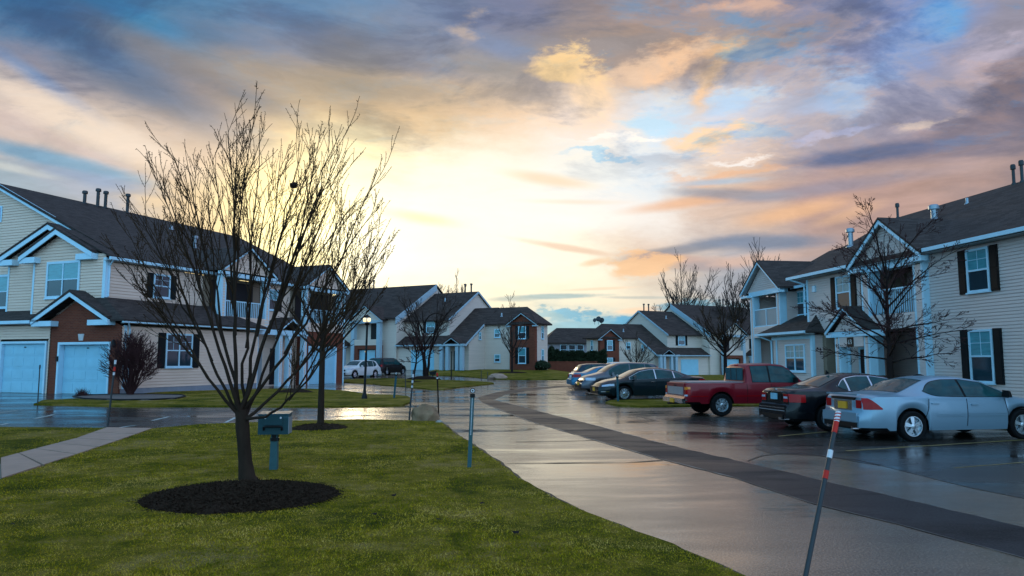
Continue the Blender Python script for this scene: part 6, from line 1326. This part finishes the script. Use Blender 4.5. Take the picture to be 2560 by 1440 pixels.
# round clipped shrub, bare
def shrub(px, py, r, hh, label, seed, n=95):
    g = G(px, py); T = Tree(seed, .12, False, .0085); rg = T.rg; n = 70
    for i in range(n):
        a = 2.399 * i; el = -.38 + 1.95 * ((i + .5) / n) ** .8; c = hh * .54
        tip = Vector((math.cos(a) * r * math.cos(el), math.sin(a) * r * math.cos(el), c + (hh - c) * math.sin(el) * (1 if el > 0 else 1.0))) * rg.uniform(.86, .98)
        T.limb(bez(Vector((math.cos(a) * .12, math.sin(a) * .12, 0)), Vector((tip.x * .42, tip.y * .42, tip.z * .42 + .25)), tip, 6), .022, .009, (9, 3), .55, .42)
    root = thing('round_shrub', label, 'shrub', (g.x, g.y, .1)); T.wood.build('stems', M['twig_red'], root); T.crown.build('crown', M['twig_red'], root); return root
shrub(325, 991, 1.36, 2.85, 'dense round leafless shrub before the brick corner of the left townhouse', 5)
def tuft(px, py, label):
    g = G(px, py); mb = MB(); rg = random.Random(2)
    for _ in range(160):
        a = rg.uniform(0, 6.283); l = rg.uniform(.2, .5); d = Vector((math.cos(a) * rg.uniform(.2, 1), math.sin(a) * rg.uniform(.2, 1), 1)).normalized(); s_ = Vector((rg.gauss(0, .12), rg.gauss(0, .12), 0)); f = d.orthogonal().normalized() * .008
        mb.add([s_ - f, s_ + f, s_ + d * l], [(0, 1, 2)])
    tag(mb.build('grass_tuft', M['twig_red'], loc=(g.x, g.y, .1)), label, 'plant')
tuft(205, 994, 'small dry red-brown tuft in the stone bed before the brick garage')
def leaf_mass(name, label, loc, ax, n, seed, cat, leaf=.09, m='evergreen', shape='ball', kids=True):
    rg = random.Random(seed); mb = MB(); X, Y, Z = ax
    for _ in range(n):
        if shape == 'box':
            p = Vector((rg.uniform(-X, X), rg.uniform(-Y, Y), rg.uniform(0, 1))); top = 1 + .16 * noise.noise(Vector((p.x * .8, seed, 0))) + .08 * noise.noise(Vector((p.x * 3, seed, 0))); p.z = Z * top * p.z ** .7
            if rg.random() < .6: p.y = -Y * (1 + .25 * noise.noise(Vector((p.x * 1.7, p.z * 1.7, seed))))
        else:
            a = rg.uniform(0, 6.283); u = rg.uniform(-1, 1); r_ = (.72 + .28 * rg.random()) * (1 + .22 * noise.noise(Vector((math.cos(a) * 2, math.sin(a) * 2, u * 2 + seed))))
            q = math.sqrt(1 - u * u); p = Vector((X * r_ * q * math.cos(a), Y * r_ * q * math.sin(a), Z * (.5 + .5 * u * r_)))
        e = Vector((rg.gauss(0, 1), rg.gauss(0, 1), rg.gauss(0, 1))).normalized(); f = e.orthogonal().normalized(); l = leaf * rg.uniform(.5, 1.3)
        mb.add([p - e * l, p + f * l * .45, p + e * l, p - f * l * .45], [(0, 1, 2, 3)])
    return tag(mb.build(name, M[m], loc=loc), label, cat)
hl = at(1428, 930, 95.5); leaf_mass('hedge', 'dark evergreen hedge behind the low brick wall at the end of the street', (hl.x, hl.y, .2), (4.6, .8, 2.75), 9000, 3, 'hedge', .22, shape='box')
for px, py, r_, hh, lb, sd in ((1152, 924, 1.0, 2.3, 'dark upright evergreen beside the entry columns of the far left townhouse', 1), (1341, 924, 1.1, 2.4, 'dark evergreen bush at the right corner of the far left townhouse', 2), (1356, 927, .9, 1.1, 'low dark bush at the right foot of the far evergreen bush', 3), (1136, 925, .7, .8, 'low dark bush left of the upright evergreen by the far columns', 4)):
    g = G(px, py); leaf_mass('evergreen_bush', lb, (g.x, g.y, g.z + .05), (r_, r_, hh), 1600, sd, 'bush', .14)

g = at(1379, 930, 95); leaf_mass('conifer', 'narrow dark conifer at the left end of the hedge', (g.x, g.y, .2), (.55, .5, 3.5), 1500, 6, 'conifer', .16)
# ------------------------------------------------------------------ street furniture
def post(px0, py0, px1, py1, r, name, label, m, bands=(), group=None, dY=0, cat='stake', top=None):
    """round stake between two sight lines, with tape bands as parts"""
    b = G(px0, py0); t = at(px1, py1, b.y + dY); d = t - b
    root = thing(name, label, cat, tuple(b), 0, group); mb = MB(); mb.tube([Vector((0, 0, -.1)) - d * .03, d * .5, d], [r, r, r * .95], 10); mb.build('pole', M[m], root, smooth=60)
    for a, c, bmn in bands:
        mb = MB(); mb.tube([d * a, d * c], r * 1.18, 10); mb.build('tape_band', M[bmn], root, smooth=60)
    return root
SG = 'snow stakes along the lane'
bx, by = 1.655, 4.5
root = thing('snow_stake', 'grey leaning stake with red and white tape bands, nearest the camera at right', 'stake', (bx, by, .03), 0, SG)
d = at(2096, 1030, 5.0) - Vector((bx, by, .03)); mb = MB(); mb.tube([-d * .05, d * .5, d * .70, d], [.0155, .0155, .0148, .014], 12); mb.build('pole', M['grey_pipe'], root, smooth=60)
for a, c, mm in ((.955, 1.001, 'white_tape'), (.905, .955, 'red_tape'), (.79, .825, 'white_tape'), (.70, .735, 'red_tape')):
    mb = MB(); mb.tube([d * a, d * (a + c) / 2, d * c], .0175, 12); mb.build('tape_band', M[mm], root, smooth=60)
mb = MB(); e = d.orthogonal().normalized() * .0180; f = d.normalized()
for k in range(3): mb.tube([d * (.955 + .014 * k) + e * math.cos(q) + f.cross(e) * math.sin(q) + f * (.01 * q / 3) for q in (0, .8, 1.6, 2.4, 3.2, 4.0, 4.8, 5.6)], .004, 5)
mb.build('red_spiral', M['red_tape'], root)
post(268, 1073, 289, 900, .024, 'snow_stake', 'thin grey leaning stake with a red band, at the footpath end before the round shrub', 'grey_pipe', ((.94, 1, 'white_tape'), (.84, .90, 'red_tape'), (.78, .82, 'white_tape')), SG)
post(94, 1013, 100, 912, .022, 'snow_stake', 'thin grey stake standing before the leftmost garage door', 'grey_pipe', ((.9, 1, 'plastic'),), SG)
post(1022, 1055, 1034, 925, .024, 'snow_stake', 'leaning grey stake with white bands at the left side of the boulder', 'grey_pipe', ((.75, .80, 'white_tape'), (.86, .92, 'white_tape'), (.66, .70, 'white_tape')), SG)
post(1097, 1048, 1093, 932, .024, 'snow_stake', 'brownish stake with a red top, right behind the boulder', 'bark', ((.93, 1, 'red_tape'), (.87, .90, 'white_tape')), SG)
post(1015, 991, 1013, 925, .022, 'snow_stake', 'very thin stake at the lawn tip left of the leaning boulder stake', 'grey_pipe', (), SG)
post(1203, 954, 1203, 926, .03, 'snow_stake', 'left one of two short thin stakes at the tip of the far grass island', 'grey_pipe', (), SG)
post(1220, 957, 1219, 930, .03, 'snow_stake', 'right one of two short thin stakes at the tip of the far grass island', 'grey_pipe', (), SG)
post(1128, 950, 1129, 878, .05, 'metal_pole', 'dark plain pole standing on the kerb beside the far entry columns', 'black', ((.93, 1.0, 'black'),), None, cat='pole')
def marker(px0, py0, px1, py1, r, label, dots, disc=True, hz=.08):
    """U-channel post with drilled holes and a round reflector"""
    b = G(px0, py0); t = at(px1, py1, b.y); d = t - b; root = thing('marker_post', label, 'post', tuple(b), 0, 'reflector posts along the lane')
    u = Vector((1, 0, 0)); v = Vector((0, 1, 0)); mb = MB()
    for x0, x1, y0, y1 in ((-r, -r * .62, -r * .5, r * .3), (-r * .62, r * .62, -.012 - r * .1, .002), (r * .62, r, -r * .5, r * .3)):
        mb.hexa([u * x + v * y + dd for dd in (d * -.04, d * .93) for x, y in ((x0, y0), (x1, y0), (x1, y1), (x0, y1))])
    ch = mb.build('channel', M['green_post' if dots else 'teal_steel'], root)
    if dots:
        mb = MB(); n = 26
        for k in range(n):
            c = d * (.44 + .46 * k / n); mb.box(c.x - r * .2, c.x + r * .2, c.y - r * .5 - .004, c.y - r * .1, c.z - .008, c.z + .008)
        mb.build('hole_row', M['white_tape'], ch); mb = MB(); mb.hexa([u * x + v * y + dd for dd in (d * .42, d * .935) for x, y in ((-r * 1.02, -r * .54), (r * 1.02, -r * .54), (r * 1.02, r * .33), (-r * 1.02, r * .33))]) ; 
        mb = MB(); mb.hexa([u * x + v * y + dd for dd in (d * .43, d * .93) for x, y in ((-r * .6, -r * .3), (r * .6, -r * .3), (r * .6, -.013), (-r * .6, -.013))]); mb.build('dark_face', M['black'], ch)
    if disc:
        mb = MB(); mb.lathe([(hz * .5, -.014), (hz * .5, .014)], 0, 0, 0, 18, 'y'); o = mb.build('reflector', M['plastic'], root, loc=tuple(d - Vector((0, .02, hz * .35))))
        mb = MB(); mb.lathe([(hz * .36, -.018), (hz * .36, -.0141)], 0, 0, 0, 18, 'y'); mb.build('lens', M['white_tape'], o)
        mb = MB(); mb.lathe([(hz * .18, -.020), (hz * .18, -.0181)], 0, 0, 0, 14, 'y'); mb.build('lens_centre', M['plastic'], o)
        mb = MB(); c = d * .94; mb.box(c.x - r * 1.25, c.x + r * 1.25, c.y - .03, c.y + .03, c.z - hz * .7, c.z + .0); mb.build('bracket', M['black'], root)
    return root
marker(1173, 1176, 1182, 972, .033, 'blue-green perforated steel post with a round reflector, at the lawn edge by the lane', True, True, .085)
marker(985, 998, 991, 931, .045, 'dark reflector post on the lawn behind the street lamp', False, True, .12)
marker(1545, 1007, 1543, 936, .045, 'short blue-green post with a small round reflector, before the dark green-black saloon', False, True, .11)
# mailbox-like meter box on a post
b = G(684, 1181); mbx = thing('utility_box', 'small blue-green metal box with black bar handle, on a square lawn post', 'utility box', tuple(b), R(6))
k = b.y / FPX
mb = MB(); mb.hexa([(x, y, z) for z, r_ in ((-.05, .062), (.60, .052)) for x, y in ((-r_, -r_), (r_, -r_), (r_, r_), (-r_, r_))]); mb.build('post', M['green_post'], mbx)
mb = MB(); mb.lathe([(.075, 0), (.075, .05), (.062, .055), (.062, .12)], 0, 0, .50, 12); mb.build('collar', M['black'], mbx)
mb = MB(); w, z0, z1 = .235, .615, .945
mb.prism([(-w, -.15, z0), (-w, -.15, z1 - .075), (-w, -.11, z1 - .02), (-w, .14, z1), (-w, .14, z0)], 0, (2 * w, 0, 0)); bxo = mb.build('box', M['green_box'], mbx, fix=True)
mb = MB(); mb.box(-w * .62, w * .62, -.166, -.151, z0 + .15, z0 + .30); mb.build('hasp_panel', M['green_box'], bxo)
mb = MB(); mb.tube([(-.14, -.16, z0 + .07), (-.14, -.185, z0 + .12), (-.10, -.19, z0 + .13), (.10, -.19, z0 + .13), (.14, -.185, z0 + .12), (.14, -.16, z0 + .07)], .017, 8); mb.build('bar_handle', M['black'], bxo, smooth=60)
for x in (-.12, .12):
    mb = MB(); mb.lathe([(.016, -.17), (.016, -.151)], x, 0, z0 + .265, 10, 'y'); mb.build('bolt', M['white_tape'], bxo)
mb = MB(); mb.prism([(-w - .012, -.125, z1 - .03), (-w - .012, .155, z1 + .002), (-w - .012, .155, z1 + .022), (-w - .012, -.125, z1 - .006)], 0, (2 * w + .024, 0, 0)); mb.build('lid', M['teal_steel'], mbx, fix=True)
mb = MB(); mb.box(w, w + .008, -.14, .13, z0 + .01, z1 - .06); mb.build('side_plate', M['galv'], bxo)
b = G(1082, 949); far_b = thing('utility_box', 'small dark box on a thin post beside the leaning multi-stemmed tree', 'utility box', tuple(b), 0)
mb = MB(); mb.tube([(0, 0, 0), (0, 0, .45)], .05, 8); mb.build('post', M['black'], far_b); mb = MB(); mb.prism([(-.24, -.15, .42), (.24, -.15, .42), (.34, -.15, .8), (-.34, -.15, .72)], 0, (0, .35, 0)); mb.build('box', M['black'], far_b, fix=True)
# street lamp, lit
b = G(911, 1000); lp = thing('street_lamp', 'slim black street lamp with a lit lantern, on the lawn beyond the slim tree', 'street lamp', tuple(b), 0)
t = at(918, 812, b.y) - b
mb = MB(); mb.lathe([(.14, 0), (.13, .16), (.08, .28), (.06, .5)], 0, 0, 0, 14); mb.build('base', M['black'], lp, smooth=40)
mb = MB(); mb.tube([Vector((0, 0, .3)), t * .5, t], [.058, .052, .045], 10); mb.build('pole', M['black'], lp, smooth=60)
mb = MB(); mb.lathe([(.06, 0), (.10, .03), (.13, .10), (.05, .13)], t.x, t.y, t.z - .02, 12); mb.build('collar', M['black'], lp, smooth=40)
mb = MB(); mb.lathe([(.07, 0), (.12, .16), (.12, .2)], t.x, t.y, t.z + .11, 8); ln = mb.build('lantern', M['white_tape'], lp, smooth=30)
for dx in (-.1, .1):
    mb = MB(); mb.lathe([(.03, 0), (.075, .03), (.075, .15), (.03, .18)], t.x + dx, t.y - .09, t.z + .13, 8); mb.build('lit_bulb', M['lamp_on'], ln)
mb = MB(); mb.lathe([(.15, 0), (.12, .05), (.03, .12)], t.x, t.y, t.z + .335, 12); mb.build('cap', M['black'], lp, smooth=40)
# a lit wall lamp on the far left townhouse
g = at(1022, 881, 84); mb = MB(); mb.lathe([(.05, 0), (.13, .08), (.13, .22), (.04, .3)], 0, 0, 0, 8); o = mb.build('wall_lamp', M['lamp_on'], farB); o.matrix_parent_inverse = Matrix(); o.location = (-19.75, -5.6, 2.0)
# condensers and meter cabinet beside the apartment house
for u, w_, hh, lb in ((3.0, .40, 1.12, 'pale louvred condenser unit behind the black saloon, left one of two'), (2.1, .36, 1.10, 'pale louvred condenser unit beside the grey cabinet, right one of two')):
    p = epos(u, 1.15); r_ = thing('condenser_unit', lb, 'condenser', (p[0], p[1], .06), R(98), 'condensers by the apartment house'); mb = MB(); mb.box(-w_, w_, -.36, .36, 0, hh); c_ = mb.build('casing', M['trim'], r_)
    for z in range(9):
        mb = MB(); mb.box(-w_ + .06, w_ - .06, .361, .372, .1 + z * .11, .14 + z * .11); mb.build('louver', M['plastic'], c_)
    mb = MB(); mb.box(-w_ - .015, w_ + .015, -.375, .375, hh, hh + .05); mb.build('lid', M['plastic'], r_)
p = epos(1.35, 1.1); r_ = thing('meter_cabinet', 'plain grey cabinet at the wall right of the condensers, above the silver car roof', 'cabinet', (p[0], p[1], .06), R(98)); mb = MB(); mb.box(-.38, .38, -.3, .3, 0, 1.16); mb.build('cabinet_body', M['concrete_found'], r_); mb = MB(); mb.lathe([(.2, 0), (.17, .05), (.05, .09)], .15, 0, 1.16, 12); mb.build('cap', M['plastic'], r_)
# fallen leaves on the lawn
rg = random.Random(8)
for px, py in ((985, 1255), (937, 1304), (1095, 1318), (1205, 1276), (30, 1332), (455, 1098), (1290, 1352)):
    g = G(px, py); mb = MB(); a = rg.uniform(0, 6)
    mb.add([(.05 * math.cos(a + q) * (.6 if i % 2 else 1), .05 * math.sin(a + q) * (.6 if i % 2 else 1), rg.uniform(0, .025)) for i, q in enumerate((0, .9, 1.8, 2.8, 3.8, 4.9))] + [(0, 0, .02)], [(6, i, (i + 1) % 6) for i in range(6)])
    tag(mb.build('dead_leaf', M['bark_dark'], loc=(g.x, g.y, .075)), 'dark curled dead leaf lying on the front lawn grass', 'leaf', 'dead leaves on the front lawn')
